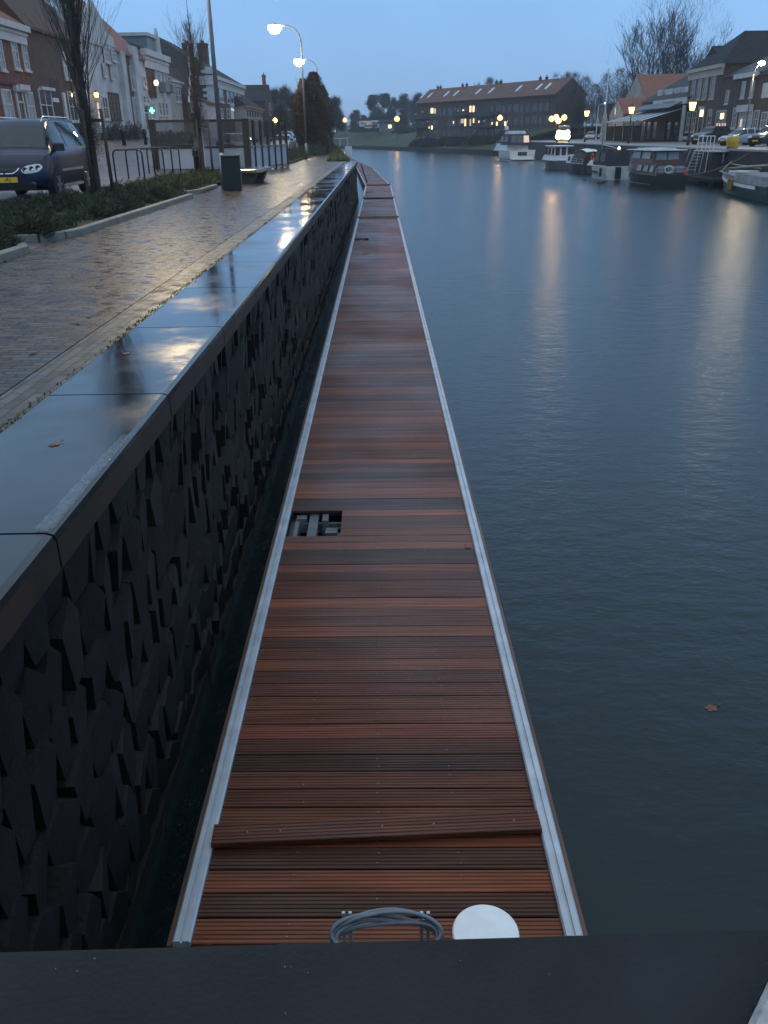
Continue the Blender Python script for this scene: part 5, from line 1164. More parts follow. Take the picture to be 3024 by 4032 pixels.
# green barge at the right edge
p = gp(2866, 742, 0); t, rows = boat('green_barge', 'green barge with white bow band and brown leeboard, cut by the right frame edge', (25.3, 59.3, 0), up-R(8), 15, 3.5, 1.35, 2.1, green, band=mat('rubbing_strake', (.12, .11, .09), .6), dk_=mat('barge_deck', (.05, .045, .04), .7, 0, .4, 2), fine=3.2)
for s in (1, -1):
    g = G(); g.grid([[(r[-1][0]-.0, s*(r[-1][1]+.05), r[-1][2]-.06), (r[3][0]+(r[4][0]-r[3][0])*.45, s*(r[3][1]+(r[4][1]-r[3][1])*.45+.09), r[3][2]+(r[4][2]-r[3][2])*.45)] for r in rows[2:]]); g.build('white_band', white, t, fix=False)
g = G()
for k in range(1): g.prism([(-1.0, 1.80, 1.5), (.2, 1.80, 1.6), (.5, 1.80, .8), (-.1, 1.80, .4), (-.9, 1.80, .65)], (0, 0, 0), (0, .09, 0))
g.build('leeboard', mat('ochre_board', (.19, .10, .03), .6, 0, .3, 2), t)
g = G(); g.tube([(6.5, .5, 2.2), (-3, 1.2, 2.9), (-7, 1.0, 3.2)], [.07, .13, .12], 8); g.tube([(7.6, 0, 2.6), (2, -.6, 2.4)], .07, 6); g.tube([(5, 1.4, 2.0), (-2, 1.9, 1.9)], .06, 6); g.tube([(6.4, 1.0, 1.9), (7.4, .1, 2.9)], .05, 6); g.build('spars', mat('old_spars', (.30, .25, .19), .7, 0, .3, 3), t)
cabin(t, -6, 1.5, 3.0, 1.3, 2.1, mat('grey_tarp', (.22, .23, .24), .8, 0, .3, 2), .2, .4, 'tarp_hatch'); t.scale = (1, 1, .64); g = G(); g.bbox(3.2, 4.6, -.9, .9, 1.6, 2.1, .08); g.build('fore_hatch', offwhite, t)
# access steps by the saloon boat, jetty, sign, bin
X1, X2 = 25.9, 26.7
st_ = thing('access_steps', 'white tubular steps and railed platform between boats and right quay', 'steps', hx(2770, 690, X1))
def tb(g, pts, X, r=.035): g.tube([hx(x, y, X) for x, y in pts], r, 6)
g = G()
for X in (X1, X2): tb(g, [(2741, 592), (2706, 668)], X); tb(g, [(2752, 595), (2735, 677)], X); tb(g, [(2772, 594), (2752, 680)], X); tb(g, [(2790, 594), (2775, 678)], X)
g.build('legs', white, st_, world=True)
a0_, a1_ = hx(2745, 592, X1), hx(2808, 595, X1)
g = G(); g.box(X1, X2+.5, min(a0_.y, a1_.y), max(a0_.y, a1_.y), a0_.z-.08, a0_.z); g.build('platform', galv, st_, world=True)
g = G()
for X in (X1, X2+.4):
    tb(g, [(2752, 536), (2816, 536)], X); tb(g, [(2749, 562), (2812, 564)], X, .022)
    for a, b_ in (((2753, 536), (2744, 592)), ((2770, 536), (2762, 593)), ((2786, 536), (2778, 594)), ((2800, 536), (2793, 594)), ((2816, 536), (2806, 595))): tb(g, [a, b_], X)
g.build('railing', white, st_, world=True)
g = G()
for X in (X1+.1, X2): tb(g, [(2735, 592), (2706, 668)], X, .045); tb(g, [(2725, 570), (2700, 640)], X, .025)
for k in range(7):
    t_ = k/6; x, y = 2735-29*t_, 592+76*t_; a = hx(x, y, X1+.1); g.box(X1+.1, X2, a.y-.1, a.y+.1, a.z-.02, a.z+.02)
g.build('stair_flight', white, st_, world=True)
g = G(); a = hx(2690, 690, X1); b2 = hx(2815, 690, X1); g.box(X1-.3, 27.15, b2.y, a.y, .35, .55); g.box(X1-.2, X1+.1, b2.y+.3, b2.y+.6, -2, .345); g.box(X1-.2, X1+.1, a.y-.6, a.y-.3, -2, .345)
tag(g.build('landing_stage', mat('dark_planks', (.04, .035, .03), .7, 0, .3, 3)), 'dark low landing stage under the white steps', 'jetty')
a = hx(2852, 620, 27.18); sg = thing('wall_sign', 'small blue and white sign on the dark right quay wall', 'sign', a)
g = G(); g.box(-.07, 0, -.24, .24, -.42, .42); g.build('plate', mat('blue_sign', (.03, .10, .28), .4), sg); g = G(); g.box(-.078, -.0705, -.15, .15, .05, .30); g.box(-.078, -.0705, -.04, .04, -.3, .049); g.build('symbol', white, sg)
p = gp(2882, 586, 2.64); bn = thing('waste_container', 'yellow rounded waste container at the edge of the right quay', 'bin', p); w = .48; hh = hy(2882, 536, p.y).z-2.64
g = G(); g.lathe([(w*.8, 0), (w*.9, .08), (w, hh*.5), (w*.98, hh*.86), (w*.8, hh*.96), (w*.3, hh)], (0, 0, 0), 16); g.build('drum', mat('yellow_plastic', (.50, .29, .02), .5, 0, .25, 3), bn, smooth=True)
g = G(); g.bar((-w*.9, -w*.6, hh*.1), (w*.9, -w*.6, hh*.45), .1, .06); g.lathe([(w*.86, 0), (w*.84, .06)], (0, 0, -.0), 16); g.build('band', mat('dark_band', (.10, .07, .02), .6), bn)

# mooring lines and fenders
for (px, py, zz, dy, lb) in ((2476, 660, 1.2, 5, 'slack mooring line from the white sailing boat to the quay'), (2700, 690, 1.1, 6, 'slack mooring line from the wooden saloon boat to the quay'), (2350, 650, 1.0, 5, 'slack mooring line from the dark tented launch to the quay'), (2085, 612, 1.6, 7, 'slack mooring line from the big white cruiser to the quay')):
    a = hx(px, py, 23.4 if px > 2100 else 23.6); b_ = Vector((27.15, a.y-dy*.4, 2.5)); g = G(); g.tube([a.lerp(b_, k/8)-Vector((0, 0, .35*math.sin(math.pi*k/8))) for k in range(9)], .022, 5)
    tag(g.build('mooring_rope', mat('old_rope', (.22, .20, .16), .9, 0, .3, 9)), lb, 'rope', 'mooring lines of the boats')
# ------------------------------------------------------------------ trees
barkm = mat('wet_bark', (.040, .033, .028), .75, 0, .35, 5, .5, 25); twigm = mat('bare_twigs', (.055, .045, .040), .8, 0, .3, 4, tone=True)
twig_far = mat('far_twigs', (.075, .070, .072), .9, 0, .25, .3, tone=True)
def branch(g, rnd, p, d, L, r, depth, up_=.25, nmin=.012, spread=.5, kids=3, seg=4, jit=.12, n_=5):
    pts = [Vector(p)]; dd = Vector(d).normalized(); rad = [r]
    for k in range(seg):
        dd = (dd+Vector((rnd.gauss(0, jit), rnd.gauss(0, jit), rnd.gauss(0, jit)+up_*.25))).normalized()
        pts.append(pts[-1]+dd*L/seg); rad.append(max(nmin*.5, r*(1-.75*(k+1)/seg)))
    g.tube(pts, rad, n_ if r > .04 else (4 if r > .02 else 3), cap=False)
    if depth <= 0: return
    for k in range(kids):
        t_ = rnd.uniform(.3, .98); i = min(seg-1, int(t_*seg)); q = pts[i].lerp(pts[i+1], t_*seg-i)
        a = rnd.uniform(0, 6.283); s = Vector((math.cos(a), math.sin(a), rnd.uniform(-.1, .6)))
        nd = (dd*(1-spread)+s*spread).normalized()
        branch(g, rnd, q, nd, L*rnd.uniform(.45, .72), max(nmin, r*(1-.7*t_)*.62), depth-1, up_, nmin, spread, kids, max(3, seg-1), jit, n_)
def columnar(label, p, hgt, wid, seed, nb=46, clump=None):
    rnd = random.Random(seed); t = thing('bare_columnar_tree', label, 'tree', p, 0, 'bare columnar trees in the juniper beds')
    g = G(); g.tube([(0, 0, -.1), (.02, .0, 1.2), (-.03, .03, hgt*.45), (.03, 0, hgt*.75), (0, 0, hgt)], [.10, .08, .055, .025, .006], 9, False)
    g.build('trunk', barkm, t, smooth=True)
    g = G()
    for k in range(nb):
        z = 1.1+(hgt*.80-1.1)*(k/nb)**.9; a = rnd.uniform(0, 6.283); L = (hgt-z)*rnd.uniform(.30, .60)*(.7 if z > hgt*.5 else 1)
        L = min(L, 2.6); o = rnd.uniform(.25, .55)*wid
        d = Vector((math.cos(a)*o, math.sin(a)*o, rnd.uniform(.9, 1.3)))
        g.tone = (rnd.uniform(.7, 1.2),)*3
        branch(g, rnd, (0, 0, z), d, L, .018*(1-z/hgt)+.006, 2, .5, .0036, .30, 4, 5, .10, 4)
    g.build('branches', twigm, t, fix=False)
    if clump:
        g = G()
        for k in range(2600):
            a = rnd.uniform(0, 6.283); rr = .06+abs(rnd.gauss(0, .15)); z = clump+rnd.gauss(0, .33); q = Vector((rr*math.cos(a), rr*math.sin(a), z)); d = Vector((rnd.gauss(0, 1), rnd.gauss(0, 1), rnd.gauss(0, 1))).normalized()*rnd.uniform(.08, .22); s = d.orthogonal().normalized()*.0035
            kk = rnd.uniform(.5, 1.3); g.tone = (kk, kk, kk); g.add([q-s, q+s, q+d], [(0, 1, 2)])
        g.build('tangled_twigs', mat('dead_twigs', (.030, .024, .018), .9, 0, .3, 5, tone=True), t, fix=False)
    for sx in (.42, -.02):
        g = G(); g.tube([(sx, -.25+sx*.3, -.1), (sx*.93, -.24+sx*.3, 2.0)], [.045, .04], 8); g.build('stake', mat('tree_stake', (.045, .036, .03), .8, 0, .3, 6), t, smooth=True)
    g = G(); g.bar((.40, -.12, 1.75), (-.05, -.2, 1.75), .03, .07); g.build('tie', rubber, t)
    return t
p = gp(388, 775, 2.66); columnar('nearest bare columnar tree with two stakes beside the blue car', (p.x, p.y, 2.62), 8.6, .62, 5, 110, 1.55)
p = gp(800, 692, 2.62); columnar('second bare columnar tree with stakes in front of the glass terrace screen', (p.x, p.y, 2.6), 6.0, .42, 9, 58, 2.0)
twig_big = mat('big_tree_twigs', (.042, .038, .040), .9, 0, .3, .3, tone=True)
BT = 'big bare vase shaped trees behind the cafe'
def bare_tree(label, p, hgt, spread, seed, kids=3, depth=4, m_=None, trunk=.2, name='bare_tree', group=None, lean=(0, 0), nm=4, r0=.035, twig=.012, limbs=6):
    rnd = random.Random(seed); t = thing(name, label, 'tree', p, 0, group); m_ = m_ or twig_far
    th = hgt*trunk; r = hgt*(.030 if group == BT else .018)
    g = G(); g.tube([(0, 0, -.5), (0, 0, th*.5), (lean[0]*.3, lean[1]*.3, th)], [r*1.3, r, r*.85], 8, False); g.build('trunk', m_, t, smooth=True)
    g = G()
    for k in range(limbs):
        a = 6.283*k/limbs+rnd.uniform(-.4, .4); o = spread*rnd.uniform(.35, 1.0)
        d = Vector((math.cos(a)*o, math.sin(a)*o, 1)); g.tone = (rnd.uniform(.75, 1.1),)*3
        branch(g, rnd, (lean[0]*.3, lean[1]*.3, th*rnd.uniform(.75, 1)), d, (hgt-th)*rnd.uniform(.62, .8), r*.55, depth, .35, twig, .36, kids, 5, .09, 4)
    g.build('branches', m_, t, fix=False)
    LASTT[0] = t
    return t
LASTT = [None]
# the big vase-shaped trees behind the cafe
BT = 'big bare vase shaped trees behind the cafe'
def twigcloud(t, n, hgt, rad, z0, ln, wd, m_, seed, shape=1.0, upd=.9, jit=.5):
    rnd = random.Random(seed); g = G()
    for k in range(n):
        a = rnd.uniform(0, 6.283); u = rnd.random()**.5; zz = rnd.random()
        rr = rad*u*math.sin(math.pi*min(1, .12+zz*.88))**shape; q = Vector((rr*math.cos(a), rr*math.sin(a), z0+(hgt-z0)*zz))
        d = Vector((math.cos(a)*u*.6+rnd.gauss(0, jit), math.sin(a)*u*.6+rnd.gauss(0, jit), upd+rnd.gauss(0, .3))).normalized()*ln*rnd.uniform(.5, 1.3)
        s = Vector((rnd.gauss(0, 1), rnd.gauss(0, 1), rnd.gauss(0, .3))); s = (s-d*s.dot(d)/d.length_squared).normalized()*wd
        kk = rnd.uniform(.6, 1.3); g.tone = (kk, kk, kk); g.add([q-s, q+s, q+d], [(0, 1, 2)])
    return g.build('twigs', m_, t, fix=False)
def fine(rad, n=2200, h0=7, h1=24.5):
    twigcloud(LASTT[0], n, h1, rad, h0, 1.6, .011, twig_big, n, .8, 1.1, .32)
p = hy(2560, 520, 172); bare_tree('left one of the big bare trees rising behind the red cafe roof', (p.x, 172, 2.9), 16.6, 1.0, 3, 4, 4, trunk=.20, group=BT, twig=.026, limbs=10, m_=twig_big); fine(10)
p = hy(2680, 520, 175); bare_tree('right one of the big bare trees rising behind the red cafe roof', (p.x, 175, 2.9), 16, 1.0, 8, 4, 4, trunk=.20, group=BT, twig=.026, limbs=10, m_=twig_big); fine(9)
p = hy(2850, 520, 160); bare_tree('thin bare tree behind the dark hip roof', (p.x, 160, 2.9), 12, .5, 12, 3, 4, trunk=.3, group=BT, twig=.02, limbs=5)
# bare poplars and scrub between the block and the cafe
RP = 'bare trees behind the right quay'
for k, (px, top, Y, sp) in enumerate(((2205, 300, 215, .35), (2250, 285, 210, .3), (2290, 300, 205, .34), (2330, 330, 200, .4), (2370, 290, 205, .3), (2420, 268, 200, .32), (2462, 285, 195, .35), (2500, 300, 190, .3), (2275, 400, 185, .5), (2400, 420, 180, .6))):
    z = hy(px, top, Y).z; p = hy(px, 520, Y)
    t = bare_tree(('tall', 'slim', 'broad', 'low', 'slender', 'high', 'grey', 'wispy', 'scrubby', 'bushy')[k]+' bare tree, '+('first', 'second', 'third', 'fourth', 'fifth', 'sixth', 'seventh', 'eighth', 'ninth', 'tenth')[k]+' from the left between apartment block and cafe', (p.x, Y, 4), (z-4)*.66, sp*1.15, 40+k, 3, 3, trunk=.12, group=RP, twig=.03, limbs=7)
    twigcloud(t, 1900, (z-4)*.97, (z-4)*sp*.55, 1.5, 1.3, .026, twig_far, 60+k, .45, .55, .6)
# trees beyond the block and left of it
FB_ = 'dark trees around the far bank'
dkleaf = mat('dark_evergreen', (.034, .038, .036), .9, 0, .3, .4, tone=True)
def bushy(label, px, top, Y, wpx, zb_, m_, seed, group, n=2600, ev=False, name='dense_tree'):
    rnd = random.Random(seed); z = hy(px, top, Y).z; p = hy(px, 510, Y); w = wpx*Y*.93/F/2; H = z-zb_
    if Y > 200 and px > 1300: zb_ = hz(p.x, Y)-.1; H = z-zb_
    t = thing(name, label, 'tree', (p.x, Y, zb_), 0, group)
    g = G(); g.tube([(0, 0, -.5), (.1, 0, H*.5), (0, 0, H*.92)], [H*.02, H*.014, H*.003], 6, False)
    for k in range(9):
        a = rnd.uniform(0, 6.28); zz = rnd.uniform(.15, .7)*H; g.tube([(0, 0, zz), (w*.5*math.cos(a), w*.5*math.sin(a), zz+H*.12), (w*.8*math.cos(a), w*.8*math.sin(a), zz+H*.25)], [H*.009, H*.006, H*.002], 5, False)
    g.build('trunk', barkm, t, smooth=True)
    g = G(); cl = []
    for k in range(26):
        a = rnd.uniform(0, 6.28); zz = rnd.uniform(.08, .95); rr = w*rnd.uniform(.2, .85)*math.sin(math.pi*(.18+zz*.78))**.7
        cl.append((Vector((rr*math.cos(a), rr*math.sin(a), zz*H)), w*rnd.uniform(.18, .40), rnd.uniform(.65, 1.35)))
    for k in range(n):
        c, r, kk = cl[k % 26]; q = c+Vector((rnd.gauss(0, r*.55), rnd.gauss(0, r*.55), rnd.gauss(0, r*.6)))
        if q.z < .2 or q.z > H*1.02: continue
        d = Vector((rnd.gauss(0, .7), rnd.gauss(0, .7), rnd.uniform(-.1, 1.3))).normalized()
        ln = (.6 if ev else 1.5)*rnd.uniform(.6, 1.3); wd = (.10 if ev else .035)
        s = d.orthogonal().normalized()*wd; kk2 = kk*rnd.uniform(.75, 1.25); g.tone = (kk2, kk2, kk2)
        g.add([q-s, q+s, q+d*ln*.5+s*.9, q+d*ln], [(0, 1, 2, 3)] if ev else [(0, 1, 3)])
    g.build('crown', m_, t, fix=False)
    return t
for k, a in enumerate(((1470, 378, 370, 70), (1512, 372, 360, 78), (1556, 385, 365, 72), (1600, 370, 368, 76), (1640, 372, 360, 66), (1690, 362, 350, 60), (1400, 436, 380, 56), (1345, 452, 375, 60), (1430, 455, 350, 44), (1325, 395, 210, 60))):
    lb = ('dark round tree left of the apartment block, tallest above the shed', 'dark tree above the far white vehicles', 'dark dense tree between shed and apartment block', 'dark tree touching the roof end of the apartment block', 'bare dark tree at the left gable of the apartment block', 'thin bare tree rising behind the left roof end', 'small dark tree beside the far amber lamp', 'low dark tree just right of the brown hedge trees', 'low conical bush tree on the far bank', 'dark tree half hidden behind the brown hedge trees')[k]
    bushy(lb, *a, 4.8, dkleaf if k in (0, 1, 2, 3, 6, 8) else twig_far, 80+k, FB_, 9000 if k < 5 else 5000, ev=k in (0, 1, 2, 3, 6, 8))
for k, (px, top, Y, w) in enumerate(((1880, 305, 300, 60), (1925, 300, 295, 60), (1965, 305, 290, 50), (2180, 282, 280, 60), (2225, 278, 275, 60))):
    bushy(('bare treetop behind the long red roof, left of its middle', 'bare treetop behind the middle of the long red roof', 'bare treetop behind the long red roof, right of its middle', 'bare treetop over the right end of the long roof', 'bare treetop right of the long roof gable')[k], px, top, Y, w, 5, twig_far, 120+k, 'bare trees behind the apartment block', 2000)
# trees beyond the left row
for k, (px, top, Y, w) in enumerate(((1092, 360, 190, 56), (1130, 345, 180, 60), (1165, 380, 150, 50), (1110, 420, 140, 40))):
    bushy(('bare grey tree past the farthest left house', 'second bare grey tree past the left houses', 'bare tree next to the brown hedge trees', 'low scrubby tree below the grey ones past the left houses')[k], px, top, Y, w, 3.4, twig_far, 140+k, 'bare trees beyond the left houses', 4200)
p = hy(1112, 520, 110); g = G(); t = thing('thin_pole', 'thin dark pole beside the grey trees past the left houses', 'pole', (p.x, 110, 3.2)); g.tube([(0, 0, 0), (0, 0, hy(1106, 345, 110).z-3.2)], [.09, .03], 6); g.build('shaft', blackm, t)
# brown leafed columnar trees
brownl = mat('brown_leaves', (.060, .034, .020), .9, 0, .4, .6, tone=True)
BH = 'brown leaved columnar trees by the promenade'
for k, (px, top, Y, w) in enumerate(((1245, 290, 84, 120), (1205, 315, 92, 90), (1275, 345, 96, 84))):
    rnd = random.Random(160+k); z = hy(px, top, Y).z; p = hy(px, 560, Y); w = w*Y*.93/F/2; H = z-2.55
    t = thing('brown_leaf_tree', ('tallest dense columnar tree with brown winter leaves', 'left dense columnar tree with brown winter leaves, around the lamp pole', 'right dense columnar tree with brown winter leaves, toward the water')[k], 'tree', (p.x, Y, 2.55), 0, BH)
    g = G(); g.tube([(0, 0, -.2), (0, 0, H*.6)], [.16, .05], 8, False)
    for j in range(40):
        a = rnd.uniform(0, 6.28); zz = rnd.uniform(.05, .6)*H; o = rnd.uniform(.1, .28); L = rnd.uniform(.3, .5)*H
        q = Vector((0, 0, zz)); d = Vector((o*math.cos(a), o*math.sin(a), 1)).normalized(); g.tube([q, q+d*L*.5, q+d*L], [.05, .025, .008], 4, False)
    g.build('trunk', barkm, t, smooth=True)
    g = G()
    for j in range(15000):
        zz = rnd.random()**.85; a = rnd.uniform(0, 6.28); prof_ = math.sin(math.pi*(.16+.80*zz))**.75; rr = w*prof_*rnd.random()**.4*(1+.15*math.sin(a*5+zz*9))
        if zz > .72 and rnd.random() < .75*(zz-.6)*2: continue
        q = Vector((rr*math.cos(a), rr*math.sin(a), .1+zz*H)); d = Vector((rnd.gauss(0, .6), rnd.gauss(0, .6), rnd.uniform(0, 1.2))).normalized()*rnd.uniform(.08, .2); s = d.orthogonal().normalized()*rnd.uniform(.03, .06)
        kk = rnd.uniform(.5, 1.5)*(1.2 if math.sin(a*3+zz*14) > 0 else .8); g.tone = (kk, kk*rnd.uniform(.9, 1.1), kk); g.add([q-s, q+s, q+d], [(0, 1, 2)])
    g.build('crown', brownl, t, fix=False)
# green and yellowish shrubs at the foot of the hedge trees and on the far bank
shr = mat('shrub_leaves', (.045, .055, .018), .8, 0, .35, 2, tone=True); jun = mat('juniper', (.036, .046, .017), .8, 0, .35, 3, tone=True)
def shrub(label, p, w, d, hgt, m_, n, seed, lf=.05, group=None, name='shrub'):
    rnd = random.Random(seed); t = thing(name, label, 'shrub', p, 0, group); g = G()
    for j in range(n):
        a = rnd.uniform(0, 6.28); u = rnd.random()**.5; x, y = w*u*math.cos(a), d*u*math.sin(a); hh = hgt*(1-u**2.5)*(.8+.2*math.sin(x*4+y*3)); z = hh*rnd.random()**.5
        dd = Vector((x/w*.7+rnd.gauss(0, .5), y/d*.7+rnd.gauss(0, .5), rnd.uniform(.1, 1.2))).normalized()*lf*rnd.uniform(1, 2.4); s = dd.orthogonal().normalized()*lf*rnd.uniform(.25, .5); q = Vector((x, y, z))
        kk = rnd.uniform(.5, 1.45); g.tone = (kk, kk, kk); g.add([q-s, q+s, q+dd], [(0, 1, 2)])
    g.build('leaves', m_, t, fix=False)
    g = G()
    for j in range(8): a = rnd.uniform(0, 6.28); g.tube([(0, 0, -.05), (w*.3*math.cos(a), d*.3*math.sin(a), hgt*.4), (w*.6*math.cos(a), d*.6*math.sin(a), hgt*.7)], [.03, .02, .006], 4, False)
    g.build('stems', barkm, t); return t
for k, (px, py, w, hgt) in enumerate(((1235, 608, 1.7, 1.0), (1262, 596, 1.6, 1.3), (1285, 590, 1.3, 1.25), (1190, 612, 1.6, .8))):
    p = gp(px, py, 2.55); shrub(('low green shrub left of the hedge tree foot', 'yellowish shrub under the hedge trees', 'round yellowish shrub nearest the dark post', 'low shrub beside the pale silver car')[k], (p.x, p.y+w, 2.5), w, w*1.6, hgt, shr, 3800, 180+k, .07, 'shrubs below the brown trees')
for k in range(14):
    px = 1385+k*46+random.uniform(-12, 12); Y = (340, 330, 325, 315, 300, 290, 246, 238, 231, 224, 217, 210, 204, 200)[k]+(20 if k < 6 else 0)
    p = hy(px, 520, Y); shrub(('first', 'second', 'third', 'fourth', 'fifth', 'sixth', 'seventh', 'eighth', 'ninth', 'tenth', 'eleventh', 'twelfth', 'thirteenth', 'last')[k]+' dark bush from the left along the top of the grass bank', (p.x, Y, hz(p.x, Y)-.15), random.uniform(2.5, 4.5), 2.5, random.uniform(1.4, 2.6), dkleaf, 1300, 200+k, .35, 'bushes along the far grass bank')
# junipers filling the beds, kerbs round them
def bed(label, x0, x1, y0, y1, z, n, seed, hgt=.5):
    rnd = random.Random(seed); t = thing('juniper_bed', label, 'juniper bed', ((x0+x1)/2, (y0+y1)/2, z), 0, 'juniper beds along the promenade'); g = G()
    W_, D_ = (x1-x0)/2, (y1-y0)/2; sp = []
    for k in range(int(D_*W_*18)): sp.append((rnd.uniform(-W_, W_), rnd.uniform(-D_, D_), rnd.uniform(.35, 1)*hgt, rnd.uniform(.3, .6)))
    for x, y, h0, r in sp:
        kk0 = rnd.uniform(.6, 1.3); yl = rnd.random() < .15
        for j in range(n//len(sp)):
            a = rnd.uniform(0, 6.28); u = rnd.random()**.6; px, py = x+r*u*math.cos(a), y+r*u*math.sin(a)
            if px > W_+.0 or abs(py) > D_+.05: continue
            q = Vector((px, py, h0*(1-u*.8)*rnd.uniform(.35, 1))); dd = Vector((math.cos(a)*u+rnd.gauss(0, .35), math.sin(a)*u+rnd.gauss(0, .35), rnd.uniform(.1, .9))).normalized()*rnd.uniform(.05, .15); s = dd.orthogonal().normalized()*.010
            kk = kk0*rnd.uniform(.6, 1.4); g.tone = (kk*(1.25 if yl else 1), kk, kk); g.add([q-s, q+s, q+dd], [(0, 1, 2)])
    g.build('foliage', jun, t, fix=False)
    g = G(); g.grid([[(-W_, -D_, .02), (0, -D_, .06), (W_, -D_, .02)], [(-W_, 0, .06), (0, 0, .12), (W_, 0, .06)], [(-W_, D_, .02), (0, D_, .06), (W_, D_, .02)]]); g.build('soil', earth, t, fix=False)
    return t
bed('big juniper bed in front of the blue car, around the nearest tree', -7.3, -5.14, 13.6, 23.6, 2.56, 95000, 1, .42)
bed('juniper bed behind the first one, around the second tree near the green bin', -7.4, -5.3, 24.3, 37.0, 2.56, 42000, 2, .42)
bed('small juniper bed cut by the left frame edge, nearest the camera', -7.4, -5.14, 8.5, 12.4, 2.56, 30000, 3, .35)
bed('low planted strip past the glass screen, along the promenade', -6.8, -5.2, 50, 70, 2.54, 20000, 4, .6)
kerbm = mat('kerb_concrete', (.17, .165, .145), .55, 0, .25, 4, .2, 50)
def kerb(label, pts, n_=None):
    t = thing('kerb', label, 'kerb', (*pts[0], 2.5), 0, 'kerbs around the juniper beds')
    for a, b_ in zip(pts, pts[1:]):
        a, b_ = Vector((*a, 2.555)), Vector((*b_, 2.555)); L = (b_-a).length; k = max(1, round(L)); d = (b_-a)/k
        for j in range(k):
            g = G(); q0, q1 = a+d*j+d.normalized()*.004, a+d*(j+1)-d.normalized()*.004; s = Vector((-d.y, d.x, 0)).normalized()*.07
            pr = [(-1, -.15), (-1, .06), (-.8, .075), (.8, .075), (1, .06), (1, -.15)]
            v = [q0+s*i+Vector((0, 0, z)) for i, z in pr]+[q1+s*i+Vector((0, 0, z)) for i, z in pr]
            g.add(v, [tuple(range(5, -1, -1)), tuple(range(6, 12))]+[(i, (i+1) % 6, 6+(i+1) % 6, 6+i) for i in range(6)]); g.build('kerb_stone', kerbm, t, world=True)
kerb('grey kerb of the big juniper bed, curving in at its near end', [(-4.98, 23.4), (-4.98, 14.4), (-5.08, 13.95), (-5.35, 13.6), (-5.9, 13.4), (-7.2, 13.4)])
kerb('grey kerb of the middle juniper bed by the green bin', [(-5.15, 28.0), (-5.15, 25.4), (-5.5, 24.4), (-6.3, 24.0), (-7.2, 24.0)])
kerb('grey kerb of the nearest bed at the left frame edge', [(-4.98, 8.6), (-4.98, 12.1), (-5.2, 12.5), (-5.7, 12.6)])
# fallen leaves on the bricks
g = G()
leafs = []
for k in range(46):
    x, y = random.uniform(-4.9, -2.6), 6+random.random()**1.4*26
    s = random.uniform(.02, .045); a = random.uniform(0, 6.28); z = zg(x)-.012
    leafs.append([(x+s*c_*math.cos(a+b_), y+s*c_*math.sin(a+b_), z+random.uniform(0, .012)) for b_, c_ in ((0, 1.4), (1, .8), (2, .9), (3.14, 1), (4.3, .9), (5.3, .8))])
for l_ in leafs: g.add(l_, [tuple(range(6))])
stuff(tag(g.build('leaf_litter', leafm, fix=False), 'scattered dead leaves on the wet brick promenade', 'leaves'))

# ------------------------------------------------------------------ street furniture on the left
steel_b = mat('black_tube', (.012, .013, .015), .25, .2, .2, 9, spec=.7)
a, b_ = gp(572, 717, 2.64), gp(712, 679, 2.64)
BR = 'black bicycle hoops in a row'
def hoop():
    t = thing('bicycle_hoop', 'black bicycle hoop, nearest of the row', 'bicycle rack', (0, 0, 0), 0, BR); g = G(); r = .14; w = .96; H = 1.02
    pts = [(0, 0, -.2), (0, 0, H-r)]+[(-r+r*math.cos(k*math.pi/8), 0, H-r+r*math.sin(k*math.pi/8)) for k in range(1, 4)]+[(-r, 0, H), (-w+r, 0, H)]+[(-w+r-r*math.sin(k*math.pi/8), 0, H-r+r*math.cos(k*math.pi/8)) for k in range(1, 4)]+[(-w, 0, H-r), (-w, 0, -.2)]
    g.tube(pts, .028, 8); g.build('tube', steel_b, t, smooth=True)
    g = G(); 
    for x in (0, -w): g.lathe([(.07, 0), (.06, .012)], (x, 0, .0), 10)
    g.build('base_flanges', steel_b, t); return t
h0 = hoop(); LBH = ['black bicycle hoop nearest the camera, in front of the row', 'second black bicycle hoop from the camera', 'middle black bicycle hoop of the row', 'fourth black bicycle hoop from the camera', 'rearmost black bicycle hoop, close to the terrace screen']
for k in range(5):
    q = a.lerp(b_, k/4); o = h0 if k == 0 else dup(h0)
    o.location = (q.x, q.y, 2.62); o['label'] = LBH[k]
# green litter bin
p = gp(912, 750, 2.53); bn = thing('litter_bin', 'dark green square litter bin at the kerb beside the bench', 'bin', (p.x, p.y+.27, zg(p.x)-.02), R(6))
g = G(); g.bbox(-.27, .27, -.27, .27, .03, .93, .02); g.build('body', mat('bin_green', (.004, .014, .011), .4, 0, .25, 5), bn)
g = G(); g.bbox(-.285, .285, -.285, .285, .933, .975, .015); g.build('lid', mat('bin_green_lid', (.012, .03, .024), .45, 0, .2, 5), bn)
g = G(); g.box(-.18, .18, -.276, -.268, .70, .82); g.build('slot', blackm, bn)
g = G(); g.box(-.25, .25, -.25, .25, 0, .029); g.build('plinth', blackm, bn)
# bench of concrete supports with slab seat
p = gp(985, 726, 2.53); bt = thing('bench', 'low stone bench with flared foot just past the green bin', 'bench', (p.x-.15, p.y+.6, zg(p.x)-.02), R(-4))
g = G(); g.bbox(-.28, .40, -.3, 2.3, .36, .47, .02); g.build('seat', mat('bench_top', (.11, .115, .12), .15, 0, .25, 6), bt)
for y in (.0, 1.7): g = G(); g.prism([(-.2, y, 0), (.16, y, 0), (.32, y, .355), (-.26, y, .355)], (0, -.12, 0), (0, .22, 0)); g.build('foot', mat('bench_foot', (.035, .037, .038), .5, 0, .3, 6), bt)
